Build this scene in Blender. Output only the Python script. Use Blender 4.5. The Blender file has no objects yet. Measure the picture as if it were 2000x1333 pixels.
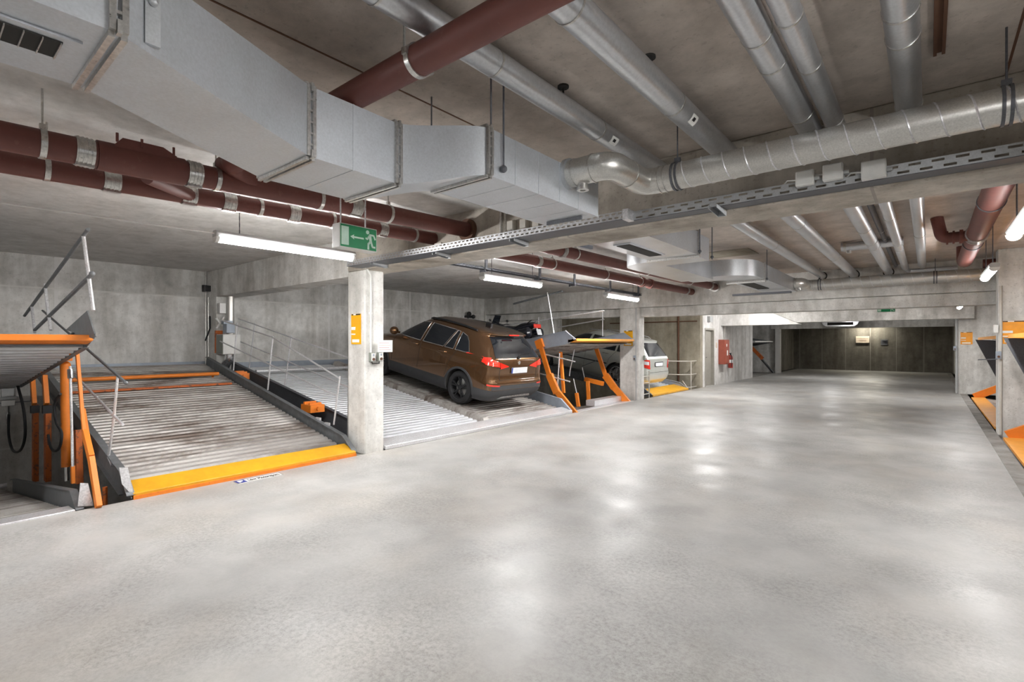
import bpy, bmesh, math, random
from mathutils import Vector, Matrix
random.seed(7)
C = bpy.context.scene.collection
R = math.radians

# ------------------------------------------------------------------ camera, world, exposure
F, HY, YAW, H = 985.0, 670.0, R(39.54), 1.55
cam = bpy.data.cameras.new('camera'); camo = bpy.data.objects.new('camera', cam); C.objects.link(camo)
cam.sensor_width = 36.0; cam.lens = 36.0 * F / 2000.0
cam.shift_y = (HY - 666.5) / 2000.0
cam.clip_start = 0.05; cam.clip_end = 200
camo.location = (0, 0, H); camo.rotation_euler = (R(90), 0, YAW)
bpy.context.scene.camera = camo
world = bpy.data.worlds.new('world'); bpy.context.scene.world = world; world.use_nodes = True
world.node_tree.nodes['Background'].inputs[0].default_value = (0.8, 0.85, 0.9, 1)
world.node_tree.nodes['Background'].inputs[1].default_value = 0.05
vs = bpy.context.scene.view_settings
vs.view_transform = 'Standard'; vs.look = 'None'; vs.gamma = 1.0; vs.use_curve_mapping = False
vs.exposure = 2.52
LAMP = 30.0
bpy.context.scene.cycles.max_bounces = 10
bpy.context.scene.cycles.diffuse_bounces = 6

# points on real planes (survey of the place from the camera station)
S_, C_ = math.sin(YAW), math.cos(YAW)
def ray(px, py):
    a = (px - 1000) / F; b = (HY - py) / F
    return Vector((-S_ + a * C_, C_ + a * S_, b))
def oz(px, py, z): d = ray(px, py); return Vector((0, 0, H)) + d * ((z - H) / d.z)
def ox(px, py, x): d = ray(px, py); return Vector((0, 0, H)) + d * (x / d.x)
def oy(px, py, y): d = ray(px, py); return Vector((0, 0, H)) + d * (y / d.y)

# ------------------------------------------------------------------ materials
MATS = {}
def nodes(name):
    m = bpy.data.materials.new(name); m.use_nodes = True
    nt = m.node_tree; b = nt.nodes['Principled BSDF']
    return m, nt, b
def N(nt, t, **kw):
    n = nt.nodes.new(t)
    for k, v in kw.items():
        if k.startswith('i_'):
            key = k[2:]; key = int(key) if key.isdigit() else key
            n.inputs[key].default_value = v
        else: setattr(n, k, v)
    return n
def ramp(nt, fac, stops):
    r = nt.nodes.new('ShaderNodeValToRGB'); e = r.color_ramp.elements
    while len(e) < len(stops): e.new(0.5)
    for i, (p, c) in enumerate(stops):
        e[i].position = p; e[i].color = (*c, 1) if len(c) == 3 else c
    nt.links.new(fac, r.inputs[0]); return r.outputs[0]
def mix(nt, fac, a, b, mode='MIX'):
    n = nt.nodes.new('ShaderNodeMix'); n.data_type = 'RGBA'; n.blend_type = mode
    for sock, v in ((n.inputs[0], fac), (n.inputs[6], a), (n.inputs[7], b)):
        if isinstance(v, (int, float)): sock.default_value = v
        elif isinstance(v, tuple): sock.default_value = (*v, 1) if len(v) == 3 else v
        else: nt.links.new(v, sock)
    return n.outputs[2]
def math_(nt, op, a, b=0.0):
    n = nt.nodes.new('ShaderNodeMath'); n.operation = op
    for i, v in enumerate((a, b)):
        if isinstance(v, (int, float)): n.inputs[i].default_value = v
        else: nt.links.new(v, n.inputs[i])
    return n.outputs[0]
def noise(nt, scale, detail=4, rough=0.55, vec=None, dist=0.0):
    n = N(nt, 'ShaderNodeTexNoise'); n.inputs['Scale'].default_value = scale; n.inputs['Detail'].default_value = detail
    n.inputs['Roughness'].default_value = rough; n.inputs['Distortion'].default_value = dist
    if vec is not None: nt.links.new(vec, n.inputs['Vector'])
    return n.outputs[0]
def pos(nt, scale=None):
    g = N(nt, 'ShaderNodeNewGeometry')
    if scale is None: return g.outputs['Position']
    m = N(nt, 'ShaderNodeMapping'); m.inputs['Scale'].default_value = scale
    nt.links.new(g.outputs['Position'], m.inputs['Vector']); return m.outputs[0]
def bump(nt, b, h, strength, dist=0.01):
    n = N(nt, 'ShaderNodeBump'); n.inputs['Strength'].default_value = strength; n.inputs['Distance'].default_value = dist
    nt.links.new(h, n.inputs['Height']); nt.links.new(n.outputs[0], b.inputs['Normal'])

def concrete(name, lo, hi, joints=None, streak=True, rough=0.8, spots=0.25):
    m, nt, b = nodes(name); p = pos(nt)
    big = noise(nt, 0.7, 6, 0.6, p)
    col = ramp(nt, big, [(0.32, lo), (0.68, hi)])
    if streak:
        s = noise(nt, 1.0, 5, 0.6, pos(nt, (2.6, 2.6, 0.45)))
        col = mix(nt, 0.6, col, ramp(nt, s, [(0.36, (0.50, 0.48, 0.45)), (0.58, (1.0, 1.0, 1.0))]), 'MULTIPLY')
    mid = noise(nt, 3.1, 7, 0.68, p)
    col = mix(nt, 0.55, col, ramp(nt, mid, [(0.36, (0.66, 0.655, 0.64)), (0.58, (1.05, 1.05, 1.05))]), 'MULTIPLY')
    fine = noise(nt, 9, 6, 0.7, p)
    col = mix(nt, 0.45, col, ramp(nt, fine, [(0.3, (0.72, 0.71, 0.70)), (0.62, (1.06, 1.05, 1.04))]), 'MULTIPLY')
    pit = noise(nt, 38, 2, 0.5, p)
    col = mix(nt, spots, col, ramp(nt, pit, [(0.30, (0.35, 0.33, 0.31)), (0.38, (1, 1, 1))]), 'MULTIPLY')
    if joints:
        sx = N(nt, 'ShaderNodeSeparateXYZ'); nt.links.new(p, sx.inputs[0])
        for ax, period, off, wid, c in joints:
            v = math_(nt, 'FRACT', math_(nt, 'DIVIDE', math_(nt, 'ADD', sx.outputs[ax], off), period))
            f = math_(nt, 'LESS_THAN', v, wid / period)
            f = math_(nt, 'MULTIPLY', f, 0.75)
            col = mix(nt, f, col, c)
    nt.links.new(col, b.inputs['Base Color']); b.inputs['Roughness'].default_value = rough
    b.inputs['Specular IOR Level'].default_value = 0.3
    bump(nt, b, noise(nt, 25, 5, 0.7, p), 0.35, 0.006)
    MATS[name] = m; return m
concrete('wall_concrete', (0.58, 0.575, 0.56), (0.80, 0.795, 0.775), [(1, 2.6, 0.9, 0.05, (0.66, 0.65, 0.64)), (2, 1.35, 0.22, 0.03, (0.62, 0.61, 0.58))])
concrete('column_concrete', (0.64, 0.635, 0.615), (0.80, 0.795, 0.77), None, spots=0.35)
concrete('beam_concrete', (0.42, 0.38, 0.33), (0.60, 0.56, 0.50), [(0, 2.4, 0.3, 0.02, (0.3, 0.27, 0.24))], spots=0.35)
concrete('ceiling_concrete', (0.46, 0.405, 0.36), (0.60, 0.54, 0.49), None, streak=False, spots=0.2)
concrete('bay_ceiling_concrete', (0.58, 0.57, 0.555), (0.68, 0.67, 0.655), [(1, 2.5, 0.6, 0.02, (0.6, 0.59, 0.57))], streak=False, spots=0.1)
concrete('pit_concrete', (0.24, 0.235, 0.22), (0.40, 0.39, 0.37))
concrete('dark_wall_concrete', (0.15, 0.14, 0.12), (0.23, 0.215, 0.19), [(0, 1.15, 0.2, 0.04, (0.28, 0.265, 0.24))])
concrete('strip_concrete', (0.25, 0.24, 0.225), (0.36, 0.345, 0.33))
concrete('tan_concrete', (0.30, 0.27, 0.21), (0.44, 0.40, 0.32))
concrete('white_wall', (0.70, 0.69, 0.68), (0.80, 0.79, 0.78), [(1, 2.2, 0.0, 0.02, (0.5, 0.49, 0.47))], spots=0.1)

def floor_mat():
    m, nt, b = nodes('floor_concrete'); p = pos(nt)
    a = noise(nt, 0.38, 3, 0.5, p)
    col = ramp(nt, a, [(0.33, (0.325, 0.320, 0.311)), (0.66, (0.47, 0.465, 0.453))])
    t = noise(nt, 0.30, 2, 0.5, pos(nt, (1, 1, 1)))
    tan = noise(nt, 0.55, 4, 0.6, pos(nt, (1.3, 0.9, 1)))
    col = mix(nt, 0.8, col, ramp(nt, tan, [(0.48, (1, 1, 1)), (0.68, (1.0, 0.955, 0.90))]), 'MULTIPLY')
    c2 = noise(nt, 2.0, 6, 0.62, p, 0.25)
    col = mix(nt, 0.8, col, ramp(nt, c2, [(0.32, (0.76, 0.76, 0.76)), (0.62, (1.0, 1.0, 1.0))]), 'MULTIPLY')
    f = noise(nt, 34, 10, 0.85, p, 0.2)
    gate = ramp(nt, noise(nt, 1.1, 3, 0.5, p), [(0.40, (0.15,) * 3), (0.62, (0.9,) * 3)])
    col = mix(nt, gate, col, mix(nt, 1.0, col, ramp(nt, f, [(0.38, (0.60, 0.59, 0.57)), (0.56, (1.05, 1.05, 1.05))]), 'MULTIPLY'))
    sp = noise(nt, 16, 1, 0.5, p)
    col = mix(nt, ramp(nt, sp, [(0.13, (0.8,) * 3), (0.17, (0,) * 3)]), col, (0.12, 0.10, 0.085))
    nt.links.new(col, b.inputs['Base Color'])
    r = ramp(nt, noise(nt, 1.3, 4, 0.55, p), [(0.33, (0.30,) * 3), (0.66, (0.52,) * 3)])
    nt.links.new(r, b.inputs['Roughness']); b.inputs['Specular IOR Level'].default_value = 0.36
    bump(nt, b, noise(nt, 12, 8, 0.75, p), 0.16, 0.004)
    MATS['floor_concrete'] = m
floor_mat()

def metal(name, c, rough=0.4, metallic=0.85, var=0.25, scale=60, vor=False):
    m, nt, b = nodes(name); p = pos(nt)
    if vor:
        v = N(nt, 'ShaderNodeTexVoronoi'); v.inputs['Scale'].default_value = scale; nt.links.new(p, v.inputs['Vector']); f = v.outputs['Distance']
    else: f = noise(nt, scale, 4, 0.6, p)
    lo = tuple(x * (1 - var) for x in c); hi = tuple(min(1, x * (1 + var)) for x in c)
    col = ramp(nt, f, [(0.25, lo), (0.7, hi)])
    d = noise(nt, 2.2, 5, 0.6, p)
    col = mix(nt, 0.5, col, ramp(nt, d, [(0.35, (0.8, 0.79, 0.78)), (0.6, (1, 1, 1))]), 'MULTIPLY')
    nt.links.new(col, b.inputs['Base Color']); b.inputs['Metallic'].default_value = metallic
    rr = ramp(nt, f, [(0.2, (rough * 0.85,) * 3), (0.8, (rough * 1.2,) * 3)]); nt.links.new(rr, b.inputs['Roughness'])
    MATS[name] = m; return m
metal('galvanised', (0.52, 0.54, 0.56), 0.42, 0.75, 0.12, 110)
metal('duct_sheet', (0.60, 0.63, 0.67), 0.45, 0.6, 0.09, 90)
metal('spiral_sheet', (0.60, 0.595, 0.57), 0.34, 0.8, 0.16, 120)
metal('clad_sheet', (0.60, 0.615, 0.64), 0.33, 0.85, 0.10, 60)
metal('steel_band', (0.55, 0.54, 0.52), 0.3, 0.9)
metal('dark_steel', (0.12, 0.125, 0.14), 0.5, 0.5)
metal('beam_steel', (0.17, 0.18, 0.19), 0.5, 0.4, 0.3, 12)
metal('bright_steel', (0.72, 0.72, 0.74), 0.4, 0.6)
metal('tray_steel', (0.50, 0.51, 0.53), 0.38, 0.7)
metal('alloy', (0.65, 0.66, 0.68), 0.25, 0.9)

def deck_mat(name, clean, dirt, amount):
    m, nt, b = nodes(name); p = pos(nt)
    s = noise(nt, 1.0, 8, 0.72, pos(nt, (2.2, 0.5, 1)), 0.6)
    col = ramp(nt, s, [(amount - 0.10, dirt), (amount + 0.06, clean)])
    f = noise(nt, 3.0, 5, 0.8, pos(nt, (9, 1, 1)))
    col = mix(nt, 0.6, col, ramp(nt, f, [(0.3, (0.6, 0.58, 0.55)), (0.62, (1.08, 1.08, 1.08))]), 'MULTIPLY')
    nt.links.new(col, b.inputs['Base Color']); b.inputs['Metallic'].default_value = 0.35; b.inputs['Roughness'].default_value = 0.5
    MATS[name] = m
deck_mat('dirty_deck', (0.46, 0.44, 0.42), (0.15, 0.115, 0.095), 0.49)
deck_mat('clean_deck', (0.60, 0.62, 0.65), (0.30, 0.29, 0.28), 0.36)

def paint(name, c, rough=0.45, chip=None, amount=0.33, coat=0.0, metallic=0.0, scale=5):
    m, nt, b = nodes(name); p = pos(nt)
    n = noise(nt, scale, 6, 0.7, p)
    lo = tuple(x * 0.85 for x in c)
    col = ramp(nt, n, [(0.35, lo), (0.6, c)])
    if chip:
        n2 = noise(nt, 14, 6, 0.75, p)
        col = mix(nt, ramp(nt, n2, [(amount, (1,) * 3), (amount + 0.04, (0,) * 3)]), col, chip)
    nt.links.new(col, b.inputs['Base Color']); b.inputs['Roughness'].default_value = rough
    b.inputs['Metallic'].default_value = metallic; b.inputs['Coat Weight'].default_value = coat
    MATS[name] = m; return m
paint('orange_paint', (0.80, 0.22, 0.02), 0.45, (0.25, 0.08, 0.03), 0.31)
paint('rusty_orange', (0.55, 0.13, 0.02), 0.6, (0.16, 0.06, 0.03), 0.42)
paint('yellow_paint', (0.66, 0.33, 0.012), 0.45, (0.35, 0.22, 0.08), 0.27)
paint('amber_paint', (0.85, 0.36, 0.05), 0.45)
paint('brown_pipe', (0.150, 0.046, 0.036), 0.55, (0.16, 0.06, 0.045), 0.36)
paint('rust', (0.12, 0.055, 0.03), 0.8)
paint('black_plastic', (0.015, 0.015, 0.017), 0.45)
paint('rubber', (0.022, 0.022, 0.024), 0.75)
paint('grey_plastic', (0.42, 0.43, 0.43), 0.5)
paint('blue_grey_plate', (0.34, 0.38, 0.44), 0.5, metallic=0.3)
paint('white_plastic', (0.72, 0.72, 0.70), 0.4)
paint('beige_plastic', (0.55, 0.52, 0.47), 0.5)
paint('green_grey', (0.22, 0.24, 0.21), 0.5)
paint('sign_orange', (0.92, 0.36, 0.015), 0.4)
paint('sign_yellow', (0.80, 0.40, 0.008), 0.4)
paint('sign_white', (0.85, 0.85, 0.82), 0.5)
paint('plaque_cream', (0.62, 0.52, 0.42), 0.5)
paint('sign_black', (0.02, 0.02, 0.02), 0.5)
paint('sign_blue', (0.01, 0.04, 0.28), 0.4)
paint('exit_green', (0.0, 0.26, 0.09), 0.35)
paint('exit_mint', (0.62, 0.85, 0.72), 0.35)
paint('red_enamel', (0.36, 0.035, 0.025), 0.35)
paint('cabinet_red', (0.32, 0.075, 0.045), 0.5)
paint('door_grey', (0.34, 0.32, 0.28), 0.5)
paint('brown_car_paint', (0.19, 0.095, 0.040), 0.26, coat=1.0, metallic=0.85, scale=1)
paint('silver_car_paint', (0.62, 0.64, 0.60), 0.30, coat=0.8, metallic=0.5, scale=1)
paint('blue_car_paint', (0.12, 0.22, 0.32), 0.30, coat=0.8, metallic=0.5, scale=1)
paint('car_cladding', (0.055, 0.056, 0.06), 0.6)
paint('car_glass', (0.010, 0.013, 0.018), 0.06, coat=0.6)
paint('chrome', (0.7, 0.7, 0.7), 0.15, metallic=1.0)
paint('plate_white', (0.75, 0.77, 0.80), 0.4)
paint('lens_red', (0.75, 0.03, 0.015), 0.15, coat=1.0)
paint('lens_bright', (0.9, 0.12, 0.06), 0.15, coat=1.0)
paint('bike_black', (0.012, 0.014, 0.022), 0.2, coat=0.8)
paint('matte_black', (0.03, 0.028, 0.026), 0.9)  # near-black for seams and fittings; shade inside slots and openings put into colour
def emit(name, c, s):
    m, nt, b = nodes(name); b.inputs['Base Color'].default_value = (*c, 1)
    b.inputs['Emission Color'].default_value = (*c, 1); b.inputs['Emission Strength'].default_value = s
    MATS[name] = m
emit('tube_light', (1.0, 0.97, 0.93), LAMP)
emit('aisle_tube_light', (1.0, 0.99, 0.975), LAMP * 0.8)
emit('bay_tube_light', (1.0, 0.99, 0.975), LAMP * 1.35)
emit('end_tube_light', (1.0, 0.95, 0.80), LAMP * 0.55)

# ------------------------------------------------------------------ mesh helpers
class MB:
    def __init__(s): s.v = []; s.f = []
    def add(s, vs, fs):
        o = len(s.v); s.v += [Vector(v) for v in vs]; s.f += [tuple(i + o for i in f) for f in fs]; return s
    def box(s, a, b):
        x0, y0, z0 = a; x1, y1, z1 = b
        x0, x1 = sorted((x0, x1)); y0, y1 = sorted((y0, y1)); z0, z1 = sorted((z0, z1))
        return s.add([(x0,y0,z0),(x1,y0,z0),(x1,y1,z0),(x0,y1,z0),(x0,y0,z1),(x1,y0,z1),(x1,y1,z1),(x0,y1,z1)],
                     [(0,3,2,1),(4,5,6,7),(0,1,5,4),(1,2,6,5),(2,3,7,6),(3,0,4,7)])
    def hexa(s, a, b):   # two quads (4 pts each)
        return s.add(list(a) + list(b), [(0,3,2,1),(4,5,6,7),(0,1,5,4),(1,2,6,5),(2,3,7,6),(3,0,4,7)])
    def bar(s, p0, p1, w, h, up=(0,0,1)):
        p0, p1 = Vector(p0), Vector(p1); d = (p1 - p0).normalized(); u = Vector(up)
        if abs(d.dot(u)) > 0.98: u = Vector((1,0,0))
        sd = d.cross(u).normalized() * (w/2); uu = sd.cross(d).normalized() * (h/2)
        q = lambda p: [p - sd - uu, p + sd - uu, p + sd + uu, p - sd + uu]
        return s.hexa(q(p0), q(p1))
    def prism(s, poly, vec):
        n = len(poly); vec = Vector(vec); a = [Vector(p) for p in poly]; b = [p + vec for p in a]
        return s.add(a + b, [tuple(reversed(range(n))), tuple(range(n, 2*n))] + [(i, (i+1) % n, n+(i+1) % n, n+i) for i in range(n)])
    def tube(s, pts, r, n=12, caps=True):
        pts = [Vector(p) for p in pts]; rs = r if isinstance(r, (list, tuple)) else [r] * len(pts)
        rings = []; u = None
        for i, p in enumerate(pts):
            if i == 0: t = pts[1] - p
            elif i == len(pts) - 1: t = p - pts[i-1]
            else: t = (pts[i+1] - p).normalized() + (p - pts[i-1]).normalized()
            t.normalize()
            if u is None:
                u = Vector((0,0,1)) if abs(t.z) < 0.9 else Vector((1,0,0))
            u = (u - t * u.dot(t)).normalized(); w = t.cross(u)
            rings.append([p + (u * math.cos(2*math.pi*k/n) + w * math.sin(2*math.pi*k/n)) * rs[i] for k in range(n)])
        vs = [v for rg in rings for v in rg]; fs = []
        for i in range(len(rings) - 1):
            for k in range(n):
                k2 = (k+1) % n; fs.append((i*n+k, i*n+k2, (i+1)*n+k2, (i+1)*n+k))
        if caps: fs.append(tuple(reversed(range(n)))); fs.append(tuple((len(rings)-1)*n + k for k in range(n)))
        return s.add(vs, fs)
    def cyl(s, p0, p1, r, n=16, r2=None): return s.tube([p0, p1], [r, r if r2 is None else r2], n)
    def ring(s, c, axis, r0, r1, w, n=24):     # annular band
        c, ax = Vector(c), Vector(axis).normalized(); u = ax.orthogonal().normalized(); t = ax.cross(u)
        prof = [(r0, -w/2), (r1, -w/2), (r1, w/2), (r0, w/2)]; vs = []; fs = []
        for k in range(n):
            a = 2*math.pi*k/n; d = u*math.cos(a) + t*math.sin(a)
            vs += [c + d*q[0] + ax*q[1] for q in prof]
        for k in range(n):
            for j in range(4):
                fs.append((k*4+j, k*4+(j+1) % 4, ((k+1) % n)*4+(j+1) % 4, ((k+1) % n)*4+j))
        return s.add(vs, fs)
    def lathe(s, c, axis, prof, n=32, close=True):
        c, ax = Vector(c), Vector(axis).normalized(); u = ax.orthogonal().normalized(); t = ax.cross(u); m = len(prof); vs = []; fs = []
        for k in range(n):
            a = 2*math.pi*k/n; d = u*math.cos(a) + t*math.sin(a)
            vs += [c + d*q[0] + ax*q[1] for q in prof]
        mm = m if close else m - 1
        for k in range(n):
            for j in range(mm):
                fs.append((k*m+j, k*m+(j+1) % m, ((k+1) % n)*m+(j+1) % m, ((k+1) % n)*m+j))
        return s.add(vs, fs)
    def ball(s, c, r, sc=(1,1,1), n=14, m=9):
        vs = []; fs = []
        for i in range(m+1):
            th = math.pi*i/m
            for k in range(n):
                a = 2*math.pi*k/n; vs.append((c[0]+r*sc[0]*math.sin(th)*math.cos(a), c[1]+r*sc[1]*math.sin(th)*math.sin(a), c[2]+r*sc[2]*math.cos(th)))
        for i in range(m):
            for k in range(n): fs.append((i*n+k, (i+1)*n+k, (i+1)*n+(k+1) % n, i*n+(k+1) % n))
        return s.add(vs, fs)
    def grid(s, rows, closed=False):
        m = len(rows[0]); vs = [v for r in rows for v in r]; fs = []
        for i in range(len(rows)-1):
            for k in range(m if closed else m-1):
                k2 = (k+1) % m; fs.append((i*m+k, i*m+k2, (i+1)*m+k2, (i+1)*m+k))
        return s.add(vs, fs)
    def mesh(s, name, off=Vector((0,0,0)), fix=True, ang=35):
        me = bpy.data.meshes.new(name); me.from_pydata([tuple(v - off) for v in s.v], [], s.f); me.update()
        if fix:
            bm = bmesh.new(); bm.from_mesh(me); bmesh.ops.remove_doubles(bm, verts=bm.verts, dist=1e-5)
            bmesh.ops.recalc_face_normals(bm, faces=bm.faces); bm.to_mesh(me); bm.free()
        me.shade_smooth(); me.set_sharp_from_angle(angle=R(ang)); return me
    def build(s, name, mat, parent=None, local=False, bevel=0, fix=True, ang=35, **kw):
        off = Vector((0,0,0))
        if parent is not None and not local:
            p = parent
            while p is not None: off += p.location; p = p.parent
        elif parent is None:
            lo = Vector([min(v[i] for v in s.v) for i in range(3)]); hi = Vector([max(v[i] for v in s.v) for i in range(3)])
            off = (lo + hi) / 2; off.z = lo.z
        me = s.mesh(name, off, fix, ang); me.materials.append(MATS[mat])
        o = bpy.data.objects.new(name, me); C.objects.link(o)
        if parent is not None: o.parent = parent
        else: o.location = off
        if bevel:
            b = o.modifiers.new('bevel', 'BEVEL'); b.width = bevel; b.segments = 2; b.limit_method = 'ANGLE'; b.angle_limit = R(40)
        tag(o, **kw); return o
def tag(o, label=None, cat=None, group=None, kind=None):
    if label: o['label'] = label
    if cat: o['category'] = cat
    if group: o['group'] = group
    if kind: o['kind'] = kind
    return o
def thing(name, label, cat, loc=(0,0,0), group=None):
    o = bpy.data.objects.new(name, None); C.objects.link(o); o.location = loc; o.empty_display_size = 0.1
    return tag(o, label, cat, group)
def copy_tree(o, parent=None):
    c = o.copy(); C.objects.link(c); c.parent = parent
    for ch in [x for x in bpy.data.objects if x.parent == o]: copy_tree(ch, c)
    return c
def struct(name, mb, mat, bevel=0, **kw): return mb.build(name, mat, None, kind='structure', bevel=bevel, **kw)
def text_part(body, size, origin, right, up, mat, parent, name='lettering', align='LEFT', depth=0.0015, squeeze=1.0):
    cu = bpy.data.curves.new('t', 'FONT'); cu.body = body; cu.size = size; cu.extrude = depth; cu.offset = size*0.03; cu.align_x = align
    o = bpy.data.objects.new('t', cu); C.objects.link(o); dg = bpy.context.evaluated_depsgraph_get()
    me = bpy.data.meshes.new_from_object(o.evaluated_get(dg)); bpy.data.objects.remove(o)
    r, u = Vector(right).normalized(), Vector(up).normalized(); n = r.cross(u); org = Vector(origin)
    off = Vector((0,0,0)); p = parent
    while p is not None: off += p.location; p = p.parent
    for v in me.vertices:
        x, y, z = v.co; v.co = org + r*x*squeeze + u*y + n*z - off
    me.materials.clear(); me.materials.append(MATS[mat])
    ob = bpy.data.objects.new(name, me); C.objects.link(ob); ob.parent = parent; return ob

# ------------------------------------------------------------------ room shell
XL, XR, XB = -6.05, 0.90, -11.75
Y1, Y2 = 4.11, 12.74
ZC, ZB = 3.12, 3.05
PIT = -1.8
struct('floor', MB().box((XL, -6, PIT), (XR, 34.2, 0)), 'floor_concrete')
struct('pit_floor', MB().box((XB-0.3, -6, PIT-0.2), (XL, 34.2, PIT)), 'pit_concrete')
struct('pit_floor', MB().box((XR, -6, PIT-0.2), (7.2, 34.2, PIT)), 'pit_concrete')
struct('ceiling', MB().box((-3.78, -6, ZC), (7.2, 34.2, ZC+0.3)), 'ceiling_concrete')
struct('ceiling', MB().box((XB-0.3, -6, ZB), (-3.78, 34.2, ZB+0.37)), 'bay_ceiling_concrete')
struct('wall_left', MB().box((XB-0.3, -6, PIT), (XB, 17.5, ZB)), 'wall_concrete')
struct('wall_back', MB().box((XB-0.3, -6.3, PIT), (7.5, -6, ZC)), 'wall_concrete')
struct('wall_right', MB().box((7.2, -6, PIT), (7.5, 34.2, ZC)), 'wall_concrete')
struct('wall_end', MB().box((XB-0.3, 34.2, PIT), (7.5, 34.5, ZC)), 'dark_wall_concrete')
# bay 3 side wall and the white wall with the door
struct('wall_side', MB().box((XB-0.3, 17.5, PIT), (XL, 17.75, ZB)), 'tan_concrete')
w = MB()
w.box((XL-0.25, 17.75, PIT), (XL, 17.95, ZB)); w.box((XL-0.25, 17.95, 2.07), (XL, 18.95, ZB)); w.box((XL-0.25, 18.95, PIT), (XL, 24.2, ZB))
w.box((XL-0.25, 17.95, PIT), (XL, 18.95, 0))
struct('wall_door_side', w, 'white_wall')
struct('wall_bay_near', MB().box((XB, 23.95, PIT), (XL-0.25, 24.2, ZB)), 'wall_concrete')
struct('wall_bay_far', MB().box((XB, 29.0, PIT), (XL, 29.3, ZB)), 'wall_concrete')
struct('wall_bay_rear', MB().box((XB-0.3, 24.2, PIT), (XB, 29.0, ZB)), 'wall_concrete')
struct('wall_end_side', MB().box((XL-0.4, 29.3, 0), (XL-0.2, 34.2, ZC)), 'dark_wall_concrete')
struct('wall_right_far', MB().box((1.0, 20.8, 0), (1.3, 34.2, ZC)), 'column_concrete')
# door
d = thing('door_1', None, None, (XL-0.1, 18.45, 0)); d['kind'] = 'structure'
MB().box((XL-0.14, 18.02, 0.01), (XL-0.09, 18.88, 2.0)).build('door_leaf', 'door_grey', d, bevel=0.004)
fr = MB(); fr.box((XL-0.2, 17.95, 0), (XL+0.015, 18.02, 2.07)); fr.box((XL-0.2, 18.88, 0), (XL+0.015, 18.95, 2.07)); fr.box((XL-0.2, 18.02, 2.0), (XL+0.015, 18.88, 2.07))
fr.build('door_frame', 'door_grey', d, bevel=0.003)
MB().tube([(XL-0.09, 18.1, 1.03), (XL-0.03, 18.1, 1.03), (XL-0.03, 18.24, 1.03)], 0.012, 8).box((XL-0.092, 18.07, 0.93), (XL-0.08, 18.13, 1.1)).build('door_handle', 'black_plastic', d)

# columns and beams
struct('column', MB().box((-6.47, Y1, -0.02), (XL, Y1+0.32, 2.575)).box((-6.47, Y1, PIT), (XL-0.001, Y1+0.32, -0.02)), 'column_concrete', bevel=0.02)
struct('column', MB().box((-6.63, Y2, PIT), (XL, Y2+0.33, 2.505)), 'column_concrete', bevel=0.02)
struct('column', MB().box((XB, Y1, PIT), (XB+0.5, Y1+0.3, 2.5)), 'column_concrete', bevel=0.01)
struct('column', MB().box((XR, 11.7, PIT), (1.5, 12.05, ZC)), 'column_concrete', bevel=0.01)
struct('column', MB().box((0.7, 20.4, 0), (3.5, 20.8, ZC)), 'column_concrete', bevel=0.01)
struct('column', MB().box((XR, -1.0, PIT), (1.5, -0.6, ZC)), 'column_concrete', bevel=0.01)
struct('beam', MB().box((-6.47, Y1, 2.575), (7.2, Y1+0.48, ZC)), 'beam_concrete', bevel=0.012)
struct('beam', MB().box((XB, Y1, 2.50), (-6.471, Y1+0.42, ZB)), 'column_concrete', bevel=0.01)
struct('beam', MB().box((XL, Y2, 2.51), (7.2, Y2+0.4, ZC)), 'column_concrete', bevel=0.01)
struct('beam', MB().box((XL, Y2+0.12, 2.26), (7.2, Y2+0.5, 2.505)), 'column_concrete', bevel=0.01)
struct('beam', MB().box((XB, Y2, 2.505), (XL-0.002, Y2+0.35, ZB)), 'column_concrete', bevel=0.01)
struct('beam', MB().box((XB, Y2+0.12, 2.28), (-6.64, Y2+0.4, 2.495)), 'column_concrete', bevel=0.01)
b = MB(); b.prism([(XL-0.1, 19.75, 2.19), (-3.4, 19.75, 2.19), (-4.3, 19.75, 2.62), (XL-0.1, 19.75, 2.62)], (0, 0.28, 0))  # white taper: lit patch of the beam behind, put into shape and colour
struct('beam', b, 'white_wall', bevel=0.01)
struct('beam', MB().box((XL, 20.04, 2.27), (1.05, 20.38, ZC)), 'column_concrete', bevel=0.01)
struct('beam', MB().box((XL-0.3, 28.9, 2.26), (1.3, 29.2, ZC)), 'column_concrete', bevel=0.01)
struct('trim_1', MB().box((XL-0.02, 28.6, 0), (XL+0.2, 28.9, 2.26)), 'white_wall')
# ceiling joint strips
for i, x in enumerate((-2.53, 0.35)):
    struct('trim_%d' % (i+2), MB().box((x-0.006, -5, ZC-0.003), (x+0.006, 4.1, ZC+0.01)), 'rust')
struct('trim_4', MB().box((XB, 1.2, 1.02), (XB+0.03, 4.1, 1.16)), 'blue_grey_plate')
struct('trim_5', MB().box((XB, 4.45, 0.98), (XB+0.03, 12.6, 1.12)), 'blue_grey_plate')

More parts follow.
